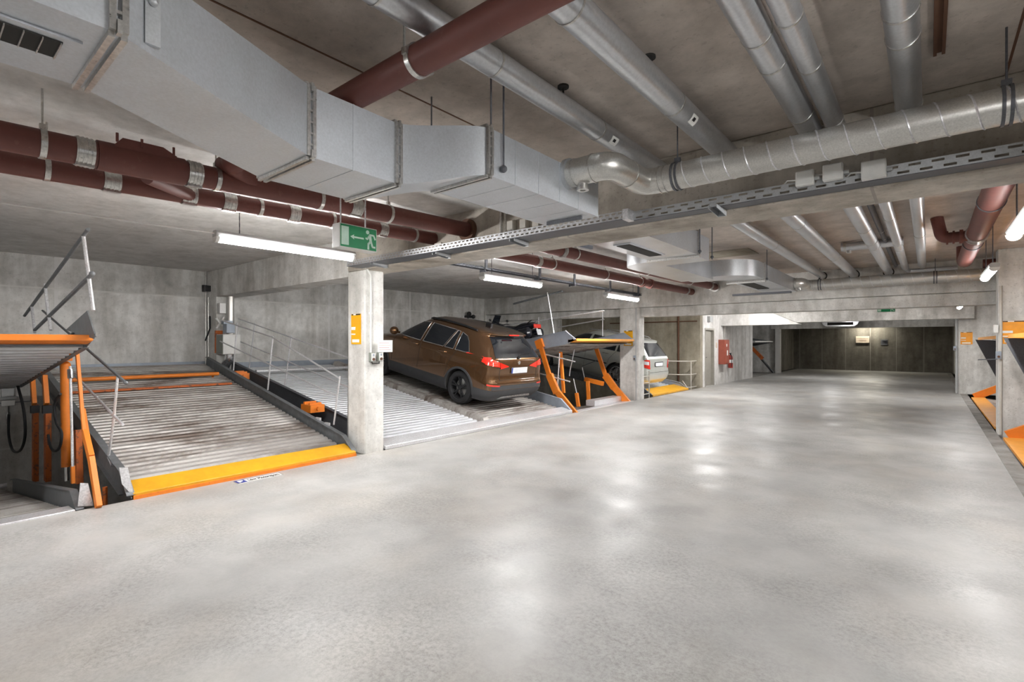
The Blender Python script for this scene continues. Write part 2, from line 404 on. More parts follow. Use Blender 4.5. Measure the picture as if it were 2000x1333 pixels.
# ------------------------------------------------------------------ fluorescent lamps
def lamp(y0, label, group, x=-5.08, z=2.53, L=1.46, mat=None, up=ZB, rod='chain'):
    mat = mat or ('bay_tube_light' if x < -4.8 else 'aisle_tube_light')
    t = thing('fluorescent_lamp', label, 'lamp', (x, y0 + L/2, z), group)
    MB().prism([(x-0.045, y0, z), (x-0.055, y0, z+0.035), (x-0.03, y0, z+0.06), (x+0.03, y0, z+0.06), (x+0.055, y0, z+0.035), (x+0.045, y0, z)], (0, L, 0)).build('housing', 'grey_plastic', t)
    pr = []
    for k in range(9):
        a = math.pi * k / 8; pr.append((x - 0.05*math.cos(a), y0+0.03, z - 0.048*math.sin(a)))
    MB().prism(pr, (0, L-0.06, 0)).build('diffuser', mat, t)
    for ya in (y0, y0+L-0.03):
        MB().prism([(p[0] + (p[0]-x)*0.12, ya, z + (p[2]-z)*1.12) for p in pr], (0, 0.03, 0)).build('end_cap', 'white_plastic', t)
    for ya in (y0+0.22, y0+L-0.22):
        if rod == 'chain':
            m = MB(); zz = z + 0.06; i = 0
            while zz < up - 0.02:
                m.bar((x, ya, zz), (x, ya, min(zz+0.04, up)), 0.009 if i % 2 else 0.004, 0.004 if i % 2 else 0.009, (0,1,0)); zz += 0.033; i += 1
            m.build('chain', 'dark_steel', t)
        else: MB().cyl((x, ya, z+0.06), (x, ya, up), 0.006, 8).build('hanger_rod', 'dark_steel', t)
    return t
lamp(1.84, 'lit fluorescent lamp in the first bay, its far end under the green exit sign', 'fluorescent lamps')
lamp(5.45, 'lit fluorescent lamp hanging above the brown car, below the slotted cable channel', 'fluorescent lamps')
lamp(9.15, 'lit fluorescent lamp hanging just in front of the second left column', 'fluorescent lamps')
lamp(9.0, 'lit fluorescent lamp hanging beside the brown pipe in front of the far right column', 'fluorescent lamps', x=0.66, up=ZC, rod='rod')
lamp(5.0, 'lit fluorescent lamp cut by the right edge of the photo', 'fluorescent lamps', x=0.6, up=ZC, rod='rod')
lamp(17.3, 'small distant lit lamp below the beam above the far orange notice', 'fluorescent lamps', x=0.66, z=2.53, L=1.4, up=ZC, rod='rod')
lamp(1.0, 'fluorescent lamp overhead right of the viewer', 'fluorescent lamps', x=0.6, up=ZC, rod='rod')
lamp(-3.0, 'fluorescent lamp behind the viewer on the right', 'fluorescent lamps', x=0.6, up=ZC, rod='rod')
lamp(-2.2, 'fluorescent lamp over the aisle edge behind the viewer', 'fluorescent lamps')
lamp(18.0, 'fluorescent lamp above the aisle edge beyond the second column', 'fluorescent lamps', x=-4.4, z=2.70, mat='aisle_tube_light')
lamp(14.2, 'added unseen fluorescent lamp brightening the third bay around the white car', 'fluorescent lamps', x=-5.0)  # added lamp hidden by the far beam, brightens the third bay
lamp(24.6, 'added unseen fluorescent lamp brightening the distant bay and end lintel', 'fluorescent lamps', x=-3.2, z=2.62, up=ZC)  # added lamp out of sight, lights the distant bay and lintel
el = lamp(33.0, 'fluorescent lamp glowing at the top of the dark end wall', 'fluorescent lamps', x=-2.5, z=2.5, mat='end_tube_light', up=ZC)
el.rotation_euler.z = R(90)
lamp(5.6, 'fluorescent lamp over the middle of the right hand bays', 'fluorescent lamps', x=4.4, up=ZC)
lamp(14.6, 'fluorescent lamp over the far right hand bay', 'fluorescent lamps', x=4.4, up=ZC)
# cable strung to the first lamp
MB().tube([(-5.08, -0.75, 2.56), (-5.08, 0.5, 2.545), (-5.08, 1.85, 2.56)], 0.006, 6).build('lamp_cable', 'white_plastic', None, label='thin white cable strung level under the bay ceiling to the first lamp', cat='cable')

# ------------------------------------------------------------------ rectangular duct (near)
def sec(y, xr, xl, zb, zt, skew=0): return [Vector((xl, y+skew, zb)), Vector((xr, y, zb)), Vector((xr, y, zt)), Vector((xl, y+skew, zt))]
D = [sec(-3.0, -1.81, -2.29, 2.448, 2.70), sec(0.40, -1.81, -2.29, 2.448, 2.70), sec(1.257, -2.30, -2.81, 2.448, 2.79),
     sec(1.785, -2.31, -2.81, 2.448, 2.79), sec(2.155, -1.95, -2.43, 2.516, 2.79), sec(3.40, -1.95, -2.43, 2.516, 2.79)]
duct = thing('ventilation_duct', 'large galvanised rectangular air duct bending overhead from top left to the concrete beam', 'duct', (-2.2, 0.4, 2.448))
for i in range(5):
    a, bq = D[i], D[i+1]; m = MB()
    n = 6 if i in (1, 3) else (3 if i != 0 else 4)
    rings = []
    for k in range(n+1):
        t = k / n; ts = t*t*(3-2*t)*0.6+t*0.4 if i == 3 else t
        rings.append([Vector((p.x + (q.x-p.x)*ts, p.y + (q.y-p.y)*t, p.z + (q.z-p.z)*ts)) for p, q in zip(a, bq)])
    m.grid(rings, True)
    if i == 4: m.add(bq, [(0,1,2,3)])
    if i == 0: m.add(a, [(0,1,2,3)])
    s_ = m.build('duct_section', 'duct_sheet', duct)
    if i in (0, 2, 4):   # cross breaks and stiffening beads
        bd = MB(); step = 0.24 if i != 0 else 0.6; y = a[0].y + step
        while y < bq[0].y - 0.08:
            t = (y - a[0].y) / (bq[0].y - a[0].y); q = [p.lerp(r_, t) for p, r_ in zip(a, bq)]
            e = 0.0025
            bd.box((q[1].x, y-0.004, q[1].z), (q[1].x+e, y+0.004, q[2].z)); bd.box((q[0].x, y-0.004, q[0].z-e), (q[1].x, y+0.004, q[0].z)); y += step
        if bd.v: bd.build('bead', 'duct_sheet', s_)
for i in range(1, 5):
    c = D[i]; y = c[0].y; m = MB()
    for dy in (-0.015, 0.015):
        for (p, q, o) in ((c[0], c[1], (0,0,-1)), (c[1], c[2], (1,0,0)), (c[2], c[3], (0,0,1)), (c[3], c[0], (-1,0,0))):
            o = Vector(o); m.bar(p + o*0.008 + Vector((0,dy,0)), q + o*0.008 + Vector((0,dy,0)), 0.016 if abs(o.z) < .5 else 0.016, 0.018)
    for zz_ in (c[1].z+0.01, c[2].z-0.01): m.box((c[1].x, y-0.006, zz_-0.02), (c[1].x+0.024, y+0.006, zz_+0.02))
    for k in range(5): m.box((c[1].x, y-0.007, c[1].z+0.05+k*0.055), (c[1].x+0.014, y+0.007, c[1].z+0.06+k*0.055))
    fl = m.build('flange', 'steel_band', duct)
    h = MB()
    for xx in (c[1].x+0.015, c[0].x-0.015): h.cyl((xx, y, c[2].z), (xx, y, ZC), 0.005, 8)
    if i != 2 and i != 3: h.build('hanger_rod', 'dark_steel', duct)
# near suspension bracket with rod
m = MB().box((-1.86, 0.475, 2.47), (-1.845, 0.515, 2.66)).cyl((-1.84, 0.495, 2.62), (-1.84, 0.495, ZC), 0.005, 8).ball((-1.84, 0.495, 2.6), 0.014)
m.build('hanger_bracket', 'galvanised', duct)
m = MB().cyl((-1.93, 2.26, 2.56), (-1.93, 2.26, ZC), 0.006, 8).ball((-1.93, 2.26, 2.575), 0.022).cyl((-1.93, 2.26, ZC-0.01), (-1.93, 2.26, ZC), 0.02, 10)
m.build('hanger_bracket', 'dark_steel', duct)
g = MB().box((-2.125, -0.75, 2.440), (-1.945, 0.345, 2.449)); gr = g.build('grille', 'duct_sheet', duct, label='dark slotted grille on the duct underside')
MB().box((-2.095, -0.72, 2.436), (-1.975, 0.305, 2.441)).build('grille_slot', 'matte_black', gr)
gs = MB()
for k in range(26): gs.box((-2.095, -0.7+k*0.04, 2.431), (-1.975, -0.697+k*0.04, 2.437))
gs.build('grille_bar', 'steel_band', gr)
MB().box((-2.35, 3.28, 2.49), (-2.03, 3.3, 2.516)).build('bottom_rail', 'dark_steel', duct)

# ------------------------------------------------------------------ spiral duct
def bend(pts, r, n=8):    # polyline with rounded corners
    pts = [Vector(p) for p in pts]; out = [pts[0]]
    for i in range(1, len(pts)-1):
        a = (pts[i-1] - pts[i]).normalized(); c = (pts[i+1] - pts[i]).normalized()
        p0, p2 = pts[i] + a*r, pts[i] + c*r
        for k in range(n+1):
            t = k/n; out.append(p0*(1-t)**2 + pts[i]*2*t*(1-t) + p2*t*t)
    out.append(pts[-1]); return out
def helix(x0, x1, y, z, r, pitch, n=20):
    k = int((x1-x0)/pitch*n); return [(x0 + pitch*i/n, y + r*math.cos(2*math.pi*i/n), z + r*math.sin(2*math.pi*i/n)) for i in range(k)]
def spiral_duct(name, label, x0, xs, x1, ya, y, z, r, zend=None, pitch=0.135):
    t = thing(name, label, 'duct', (xs, y, z))
    MB().tube(bend([(x0, ya, z), (xs, ya, z), (xs, y, z), (xs+0.3, y, z)], r*1.15), r, 24).build('elbow', 'spiral_sheet', t)
    m = MB()
    for p, ax in (((x0+0.01, ya, z), (1,0,0)), ((x0+0.07, ya, z), (1,0,0)), ((xs-0.12, ya, z), (1,0,0)), ((xs, (ya+y)/2-0.02, z), (0,1,0)), ((xs+0.13, y, z), (1,0,0)), ((xs+0.17, y, z), (1,0,0))):
        m.ring(p, ax, r-0.002, r+0.005, 0.01)
    m.build('seam', 'steel_band', t)
    MB().cyl((x0, ya, z), (x0+0.03, ya, z), r+0.015, 24).build('collar', 'galvanised', t)
    MB().cyl((x0+0.12, ya, z-r-0.035), (x0+0.12, ya, z-r+0.02), 0.035, 16).ring((x0+0.12, ya, z-r-0.035), (0,0,1), 0.02, 0.042, 0.012).build('drain_stub', 'steel_band', t)
    pp = MB().cyl((xs+0.25, y, z), (x1, y, z), r, 28).build('pipe', 'spiral_sheet', t)
    MB().tube(helix(xs+0.25, x1, y, z, r, pitch), 0.005, 5).build('spiral_seam', 'bright_steel', pp)
    return t
sd = spiral_duct('spiral_duct', 'round spiral-seam galvanised duct running along the near concrete beam', -1.95, -1.62, 3.2, 2.98, 3.5, 2.73, 0.092)
for xx in (-1.37, 0.30):
    m = MB().ring((xx-0.015, 3.5, 2.73), (1,0,0), 0.092, 0.1, 0.014).ring((xx+0.015, 3.5, 2.73), (1,0,0), 0.092, 0.1, 0.014)
    m.box((xx-0.02, 3.49, 2.82), (xx+0.02, 3.51, 2.86)).cyl((xx, 3.5, 2.85), (xx, 3.5, ZC), 0.005, 8)
    m.build('hanger_clamp', 'dark_steel', sd)
sd2 = spiral_duct('spiral_duct', 'round spiral-seam galvanised duct running along the far concrete beam', -2.15, -2.0, 0.85, 11.7, 12.25, 2.77, 0.11, pitch=0.16)
for xx in (-1.75, 0.1):
    MB().ring((xx-0.02, 12.25, 2.77), (1,0,0), 0.11, 0.12, 0.016).ring((xx+0.02, 12.25, 2.77), (1,0,0), 0.11, 0.12, 0.016).cyl((xx, 12.25, 2.88), (xx, 12.25, ZC), 0.006, 8).build('hanger_clamp', 'dark_steel', sd2)

# ------------------------------------------------------------------ silver clad pipes
def clad_pipe(label, x, z, r, y0, y1, joints, tagy=None, mat='clad_sheet', name='insulated_pipe', group='silver insulated pipes under the ceiling'):
    t = thing(name, label, 'pipe', (x, (y0+y1)/2, z), group)
    MB().cyl((x, y0, z), (x, y1, z), r, 28).build('cladding', mat, t)
    for j in joints: MB().ring((x, j, z), (0,1,0), r-0.002, r+0.004, 0.012, 28).build('joint_band', 'steel_band', t)
    if tagy:
        for q in tagy:
            c = []
            for k in range(4):
                a = R(-20 - 15*k); c.append([(x + (r+0.003)*math.cos(a), q+dy, z + (r+0.003)*math.sin(a)) for dy in (-0.045, 0.045)])
            g = MB().grid(c); lb = g.build('label', 'sign_white', t, label='small white sticker')
            c2 = []
            for k in range(3):
                a = R(-32 - 8*k); c2.append([(x + (r+0.005)*math.cos(a), q+dy, z + (r+0.005)*math.sin(a)) for dy in (-0.022, 0.012)])
            MB().grid(c2).build('label_mark', 'sign_black', lb)
    return t
clad_pipe('silver clad pipe nearest the rectangular duct, crossing behind the overhead brown pipe', -1.76, 3.02, 0.07, -4, Y1+0.01, (1.25, 1.98, 3.05), (3.2,))
clad_pipe('silver clad pipe meeting the upper end of the overhead brown pipe', -1.205, 3.016, 0.077, -4, Y1+0.01, (1.85, 3.0), (3.2,))
clad_pipe('larger of the two close-set silver clad pipes, on the side toward the rectangular duct', -0.62, 3.0, 0.068, -3, Y1-0.05, (2.55, 2.85, 3.6))
clad_pipe('thinner of the two close-set silver clad pipes, with two joint bands near the top', -0.475, 3.0, 0.054, -3, Y1-0.12, (2.5, 3.0, 3.85))
clad_pipe('silver clad pipe near the right side, beside the narrow dark ceiling rail', -0.093, 3.0, 0.066, -3, Y1+0.01, (2.75, 3.0, 3.9))
MB().tube(bend([(-0.62, Y1-0.1, 3.0), (-0.62, Y1-0.03, 3.0), (-0.62, Y1+0.02, 2.98)], 0.02), 0.07, 16).cyl((-0.62, 4.0, 2.98), (-0.44, 4.0, 2.98), 0.05, 16).build('pipe_junction', 'clad_sheet', None, label='short silver pipe box joining the two close-set pipes at the near beam', cat='pipe fitting')
far = 'silver insulated pipes beyond the near beam'
clad_pipe('silver clad pipe beyond the near beam, nearest the far rectangular duct', -1.77, 3.0, 0.07, Y1+0.47, Y2+0.01, (8.2,), group=far)
clad_pipe('silver clad pipe beyond the near beam, second from the far rectangular duct', -1.2, 2.98, 0.08, Y1+0.47, Y2+0.01, (6.8, 9.8), group=far)
clad_pipe('silver clad pipe with several bands crossing below the short cross duct beyond the near beam', -0.62, 2.98, 0.075, Y1+0.47, Y2+0.01, (7.6, 8.6, 9.1), group=far)
clad_pipe('silver clad pipe beyond the near beam, just left of the rightmost silver pipe', -0.345, 3.0, 0.055, Y1+0.47, 12.3, (7.2, 9.2, 9.7), group=far)
clad_pipe('rightmost silver clad pipe beyond the near beam, lit bright on one side', -0.09, 3.0, 0.06, Y1+0.47, 12.2, (6.0, 8.6), group=far)
clad_pipe('thin dark pipe between two silver pipes beyond the near beam', -0.49, 3.06, 0.03, Y1+0.47, 12.4, (8.4, 9.0), mat='dark_steel', name='ceiling_pipe', group='dark ceiling pipes')
for (x, z, r) in ((-1.77, 3.0, 0.07), (-1.2, 2.98, 0.08), (-0.62, 2.98, 0.075)):
    MB().ring((x, Y2-0.01, z), (0,1,0), r*0.9, r*1.25, 0.03).build('pipe_sleeve', 'matte_black', None, label={-1.77: 'dark ring where the silver pipe nearest the far duct enters the far beam', -1.2: 'dark ring at the far beam around the second silver pipe from the duct', -0.62: 'dark ring at the far beam around the silver pipe below the cross duct'}[x], cat='pipe sleeve', group='pipe sleeves on the far beam')
t = thing('cross_duct', 'short silver cross duct above the silver pipes midway to the far beam', 'duct', (-0.65, 9.3, 3.0))
MB().cyl((-1.05, 9.35, 3.04), (-0.28, 9.35, 3.04), 0.065, 20).build('pipe', 'clad_sheet', t)
MB().ring((-1.0, 9.35, 3.04), (1,0,0), 0.06, 0.075, 0.04).cyl((-0.95, 9.35, 2.94), (-0.95, 9.35, 3.0), 0.03, 12).build('valve', 'steel_band', t)
MB().tube(bend([(-0.34, 12.3, 3.0), (-0.3, 12.5, 2.95), (0.3, 12.5, 2.95), (0.42, 12.5, 2.95)], 0.06), 0.04, 12).build('small_pipe', 'clad_sheet', None, label='slim silver pipe running sideways above the far spiral duct', cat='pipe')
m = MB().box((0.02, 1.0, 3.095), (0.035, 3.55, ZC)).box((0.055, 1.0, 3.095), (0.07, 3.55, ZC)).box((0.03, 1.0, 3.11), (0.06, 3.55, ZC))
m.build('ceiling_rail', 'rust', None, label='narrow dark slotted rail fixed to the ceiling at the right', cat='rail')

# ------------------------------------------------------------------ brown pipes
def clamp(parent, x, y, z, r, up, ax=(0,1,0), w=0.03, rod=True, mat='steel_band'):
    m = MB().ring((x, y, z), ax, r, r+0.006, w)
    s = Vector((0.012, 0, 0)) if ax[1] else Vector((0, 0.012, 0))
    m.box((x-0.014, y-0.014, z+r), (x+0.014, y+0.014, z+r+0.035))
    if rod: m.cyl((x, y, z+r+0.02), (x, y, up), 0.006, 8)
    return m.build('hanger_clamp', mat, parent)
def coupling(parent, x, y, z, r, w=0.09):
    m = MB().ring((x, y, z), (0,1,0), r, r+0.006, w)
    for dy in (-w/2+0.012, -0.01, 0.01, w/2-0.012): m.ring((x, y+dy, z), (0,1,0), r+0.004, r+0.010, 0.007)
    m.box((x+r*0.3-0.02, y-w/2, z-r-0.012), (x+r*0.3+0.02, y+w/2, z-r+0.006))
    return m.build('coupling', 'steel_band', parent)
def zl(a, b_, y): t = (y-a[0])/(b_[0]-a[0]); return a[1] + (b_[1]-a[1])*t
t = thing('drain_pipe', 'upper of the two long brown drain pipes, with a bolted access cover and steel couplings', 'pipe', (-4.03, 1.5, 2.75), 'brown drain pipes in the first bay')
A0, A1 = (-3.0, 2.62), (4.12, 2.83)
MB().cyl((-4.03, A0[0], A0[1]), (-4.03, A1[0], A1[1]), 0.082, 28).build('pipe', 'brown_pipe', t)
for y in (0.72, 1.32): coupling(t, -4.03, y, zl(A0, A1, y), 0.082)
coupling(t, -4.03, 2.62, zl(A0, A1, 2.62), 0.082, 0.11)
for y in (0.53, 1.47, 2.28, 3.0): clamp(t, -4.03, y, zl(A0, A1, y), 0.082, ZB)
zc = zl(A0, A1, 1.0)
m = MB(); m.cyl((-4.03, 0.78, zl(A0, A1, .78)), (-4.03, 1.26, zl(A0, A1, 1.26)), 0.092, 24)
m.prism([(-4.09, 0.86, zc+0.07), (-3.96, 0.86, zc+0.07), (-3.96, 0.9, zc+0.12), (-3.96, 1.12, zc+0.125), (-3.96, 1.2, zc+0.085), (-4.09, 1.2, zc+0.085), (-4.09, 1.12, zc+0.125), (-4.09, 0.9, zc+0.12)][1:5] + [(-3.96, 1.2, zc+0.05), (-3.96, 0.86, zc+0.05)], (-0.13, 0, 0))
for yy in (0.87, 1.0, 1.18): m.cyl((-3.955, yy, zc+0.085), (-3.955, yy, zc+0.14), 0.008, 8)
m.build('access_cover', 'brown_pipe', t, label='bolted raised access cover on the pipe')
MB().ring((-4.03, 4.09, 2.83), (0,1,0), 0.08, 0.125, 0.05).build('sleeve', 'rust', t)
t = thing('drain_pipe', 'lower of the two long brown drain pipes, ending beside the near left column', 'pipe', (-4.62, 1.5, 2.75), 'brown drain pipes in the first bay')
B0, B1 = (-3.0, 2.64), (4.12, 2.81)
MB().cyl((-4.62, B0[0], B0[1]), (-4.62, B1[0], B1[1]), 0.072, 28).build('pipe', 'brown_pipe', t)
for y in (0.98, 1.48, 1.78, 2.35, 3.35): coupling(t, -4.62, y, zl(B0, B1, y), 0.072, 0.1)
for y in (0.63, 2.04, 2.75, 3.8): clamp(t, -4.62, y, zl(B0, B1, y), 0.072, ZB)
MB().cyl((-4.60, 1.50, zl(B0, B1, 1.55)-0.01), (-4.3, 1.12, 2.735), 0.05, 16).build('branch', 'brown_pipe', t)
t = thing('drain_pipe', 'thick brown pipe crossing overhead above the rectangular duct', 'pipe', (-2.0, 1.53, 2.862))
MB().cyl((-4.03, 1.53, 2.862), (0.6, 1.53, 2.862), 0.070, 32).build('pipe', 'brown_pipe', t)
MB().tube(bend([(-3.7, 1.53, 2.862), (-3.95, 1.53, 2.862), (-4.03, 1.75, 2.77)], 0.1), 0.078, 16).build('elbow', 'brown_pipe', t)
m = MB().ring((-1.83, 1.53, 2.862), (1,0,0), 0.071, 0.077, 0.028).box((-1.845, 1.445, 2.86), (-1.815, 1.47, 2.89)).box((-1.845, 1.59, 2.83), (-1.815, 1.615, 2.86)).cyl((-1.83, 1.45, 2.88), (-1.83, 1.45, ZC), 0.006, 8)
m.build('hanger_clamp', 'steel_band', t)
t = thing('drain_pipe', 'upper brown pipe beyond the near beam, running past the far duct', 'pipe', (-4.03, 8, 2.9), 'brown drain pipes beyond the near beam')
MB().cyl((-4.03, Y1+0.47, 2.85), (-4.03, Y2, 2.92), 0.082, 24).build('pipe', 'brown_pipe', t)
for y in (6.35, 8.8, 11.0): clamp(t, -4.03, y, zl((4.58, 2.85), (12.74, 2.92), y), 0.082, ZB)
for y in (6.0, 12.3): coupling(t, -4.03, y, zl((4.58, 2.85), (12.74, 2.92), y), 0.084)
MB().ring((-4.03, Y2-0.03, 2.92), (0,1,0), 0.08, 0.12, 0.06).build('sleeve', 'steel_band', t)
t = thing('drain_pipe', 'lower brown pipe beyond the near beam, above the slotted cable channel', 'pipe', (-4.62, 8, 2.85), 'brown drain pipes beyond the near beam')
MB().cyl((-4.62, Y1+0.47, 2.79), (-4.62, Y2, 2.84), 0.082, 24).build('pipe', 'brown_pipe', t)
for y in (6.6, 8.3, 9.75): clamp(t, -4.62, y, zl((4.58, 2.79), (12.74, 2.84), y), 0.084, ZB)
m = MB().ring((-4.62, 9.85, 2.82), (0,1,0), 0.08, 0.105, 0.07).ring((-4.62, 10.25, 2.82), (0,1,0), 0.08, 0.105, 0.09); m.build('socket', 'brown_pipe', t)
coupling(t, -4.62, 12.35, 2.84, 0.086); coupling(t, -4.62, 6.2, 2.8, 0.084)
# right-hand brown pipe with tee
t = thing('drain_pipe', 'glossy brown pipe with a side branch near the right edge beyond the near beam', 'pipe', (0.45, 8, 2.88))
MB().tube(bend([(0.45, Y1+0.49, 2.86), (0.45, 10.95, 2.86), (0.45, 11.0, ZC)], 0.12), 0.098, 28).build('pipe', 'brown_pipe', t)
for y in (6.4, 8.9): clamp(t, 0.45, y, 2.86, 0.1, ZC, mat='dark_steel')
m = MB()
for y in (8.17, 8.25, 8.35): m.ring((0.45, y, 2.86), (0,1,0), 0.097, 0.112, 0.035)
m.build('coupling', 'steel_band', t)
MB().tube(bend([(0.45, 8.25, 2.85), (0.13, 8.25, 2.85), (0.08, 8.25, ZC)], 0.07), 0.065, 20).build('branch', 'brown_pipe', t)
MB().ring((0.31, 8.25, 2.85), (1,0,0), 0.06, 0.085, 0.035).ring((0.24, 8.25, 2.85), (1,0,0), 0.06, 0.08, 0.02).ring((0.18, 8.25, 2.85), (1,0,0), 0.06, 0.085, 0.02).build('flange', 'brown_pipe', t)
MB().tube([(0.568, 4.6, 2.93), (0.568, 8.2, 2.91), (0.568, 11.9, 2.93)], 0.014, 8).build('pipe_cable', 'black_plastic', None, label='black cable running beside the glossy brown pipe', cat='cable')
t = thing('drain_pipe', 'brown pipe crossing above the far right lamp in front of the far beam', 'pipe', (1.3, 12.3, 2.9))
MB().cyl((0.75, 12.3, 2.95), (3.5, 12.3, 2.95), 0.09, 20).build('pipe', 'brown_pipe', t)
MB().ring((1.02, 12.3, 2.95), (1,0,0), 0.09, 0.1, 0.07).ring((1.3, 12.3, 2.95), (1,0,0), 0.09, 0.1, 0.06).build('coupling', 'steel_band', t)
MB().cyl((0.85, 12.15, 2.8), (3.5, 12.15, 2.8), 0.05, 16).build('insulated_pipe', 'clad_sheet', None, label='slim silver pipe just below the brown pipe above the far right column', cat='pipe')
# black ceiling anchors
for i, (px, py, lab) in enumerate(((1100, 168, 'short ceiling anchor between the first two silver pipes'), (1268, 110, 'short ceiling anchor beside the second silver pipe'))):
    p = oz(px, py, ZC)
    MB().cyl((p.x, p.y, ZC-0.07), (p.x, p.y, ZC), 0.006, 8).cyl((p.x, p.y, ZC-0.012), (p.x, p.y, ZC), 0.035, 12).build('ceiling_anchor', 'matte_black', None, label=lab, cat='anchor', group='ceiling anchors')

# ------------------------------------------------------------------ far rectangular duct (offset around a recess)
t = thing('ventilation_duct', 'far galvanised rectangular duct with two rounded bends beyond the near beam', 'duct', (-2.8, 7, 2.6))
def plan(poly, z0, z1, name='duct_section', mat='clad_sheet'):
    return MB().prism([(x, y, z0) for x, y in poly], (0,0,z1-z0)).build(name, mat, t, ang=25)
def arc(cx, cy, r, a0, a1, n=10): return [(cx + r*math.cos(R(a0+(a1-a0)*k/n)), cy + r*math.sin(R(a0+(a1-a0)*k/n))) for k in range(n+1)]
zf0, zf1 = 2.60, 2.88
s1 = plan([(-2.75, Y1+0.49), (-2.12, Y1+0.49), (-2.12, 6.06), (-2.75, 6.06)], zf0, zf1)
MB().box((-2.60, 4.85, zf0-0.012), (-2.40, 5.75, zf0)).build('grille', 'duct_sheet', s1); MB().box((-2.575, 4.88, zf0-0.018), (-2.425, 5.71, zf0-0.006)).build('grille_slot', 'matte_black', s1)
plan(arc(-2.8, 6.5, 0.42, 180, 270) + [(-2.12, 6.08), (-2.12, 6.45), (-2.7, 6.5), (-2.7, 8.4), (-3.22, 8.4)], zf0-0.02, zf1-0.02)
plan([(-3.22, 8.4)] + arc(-2.62, 8.85, 0.5, 270, 360) + [(-2.12, 9.2), (-2.7, 9.2), (-2.7, 8.95), (-3.22, 8.95)], zf0+0.02, zf1)
s2 = plan([(-2.7, 9.21), (-2.12, 9.21), (-2.12, 11.95), (-2.7, 11.95)], zf0+0.02, zf1)
MB().box((-2.6, 9.6, zf0+0.006), (-2.4, 10.8, zf0+0.02)).build('grille_slot', 'matte_black', s2)
for (x0, x1, y) in ((-2.75, -2.12, 6.07), (-2.7, -2.12, 9.2)):
    MB().box((x0-0.02, y-0.02, zf0-0.03), (x1+0.02, y+0.02, zf1+0.02)).build('flange', 'steel_band', t)
for (x, y) in ((-2.08, 6.0), (-2.1, 9.3), (-2.1, 6.5)): MB().cyl((x, y, zf0), (x, y, ZC), 0.007, 8).ball((x, y, zf0+0.03), 0.02).build('hanger_rod', 'dark_steel', t)
MB().box((-3.2, 11.2, zf0-0.06), (-2.1, 11.3, zf0-0.02)).build('support_rail', 'dark_steel', t)
# flat panel for the ceiling recess, its shade put into the colour
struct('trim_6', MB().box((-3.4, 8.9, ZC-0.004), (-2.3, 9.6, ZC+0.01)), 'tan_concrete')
MB().bar((-3.9, 4.9, 2.93), (-3.9, 6.6, 2.98), 0.05, 0.05).build('strut_rail', 'blue_grey_plate', None, label='short blue-grey steel rail above the brown pipes beyond the near beam', cat='rail')

# ------------------------------------------------------------------ cable tray on the near beam
def perforated(mb, x0, x1, y, z0, z1, rows=2, pitch=0.06, slot=0.035, th=0.003):
    h = (z1-z0); sh = 0.015; zs = [z0 + h*(k+0.5)/rows for k in range(rows)]
    lv = [z0]
    for z in zs: lv += [z-sh/2, z+sh/2]
    lv.append(z1)
    for k in range(0, len(lv), 2): mb.box((x0, y, lv[k]), (x1, y+th, lv[k+1]))
    for r_, z in enumerate(zs):
        x = x0 + (pitch/2 if r_ % 2 else 0)
        mb.box((x0, y, z-sh/2), (x, y+th, z+sh/2)) if x > x0 else None
        while x < x1:
            mb.box((x, y, z-sh/2), (min(x+pitch-slot, x1), y+th, z+sh/2)); x += pitch
TZ = 2.592
t = thing('cable_tray', 'long perforated steel cable tray bolted along the face of the near beam', 'cable tray', (-3, 4.0, TZ))
m = MB(); perforated(m, XL-0.05, -1.96, 3.86, TZ, TZ+0.070); m.build('side_panel', 'tray_steel', t, fix=False)
m = MB(); perforated(m, -1.96, 2.5, 3.96, TZ, TZ+0.075, 2, 0.11, 0.06); m.build('side_panel', 'galvanised', t, fix=False)
MB().box((XL-0.05, 3.86, TZ-0.004), (-1.96, 4.1, TZ)).box((-1.96, 3.96, TZ-0.004), (2.5, 4.1, TZ)).build('tray_base', 'dark_steel', t)
MB().box((-1.98, 3.855, TZ-0.008), (-1.93, 3.97, TZ+0.08)).build('joint_plate', 'bright_steel', t)
for x in (-5.55, -4.35, -3.2, -1.25, 0.9):
    m = MB().prism([(x-0.03, 4.108, TZ-0.05), (x-0.03, 4.108, TZ-0.005), (x-0.03, 3.87, TZ-0.005), (x-0.03, 3.87, TZ-0.03)], (0.004, 0, 0)).prism([(x+0.03, 4.108, TZ-0.05), (x+0.03, 4.108, TZ-0.005), (x+0.03, 3.87, TZ-0.005), (x+0.03, 3.87, TZ-0.03)], (0.004, 0, 0)).box((x-0.03, 4.1, TZ-0.05), (x+0.034, 4.108, TZ))
    m.build('bracket', 'galvanised', t)
m = MB()
for k in range(5): m.tube([(XL, 3.92+0.035*k, TZ+0.012), (-4, 3.93+0.03*k, TZ+0.014), (-1.9, 4.0+0.018*k, TZ+0.012), (2.4, 4.0+0.018*k, TZ+0.012)], 0.009, 6)
m.build('cable', 'grey_plastic', t)
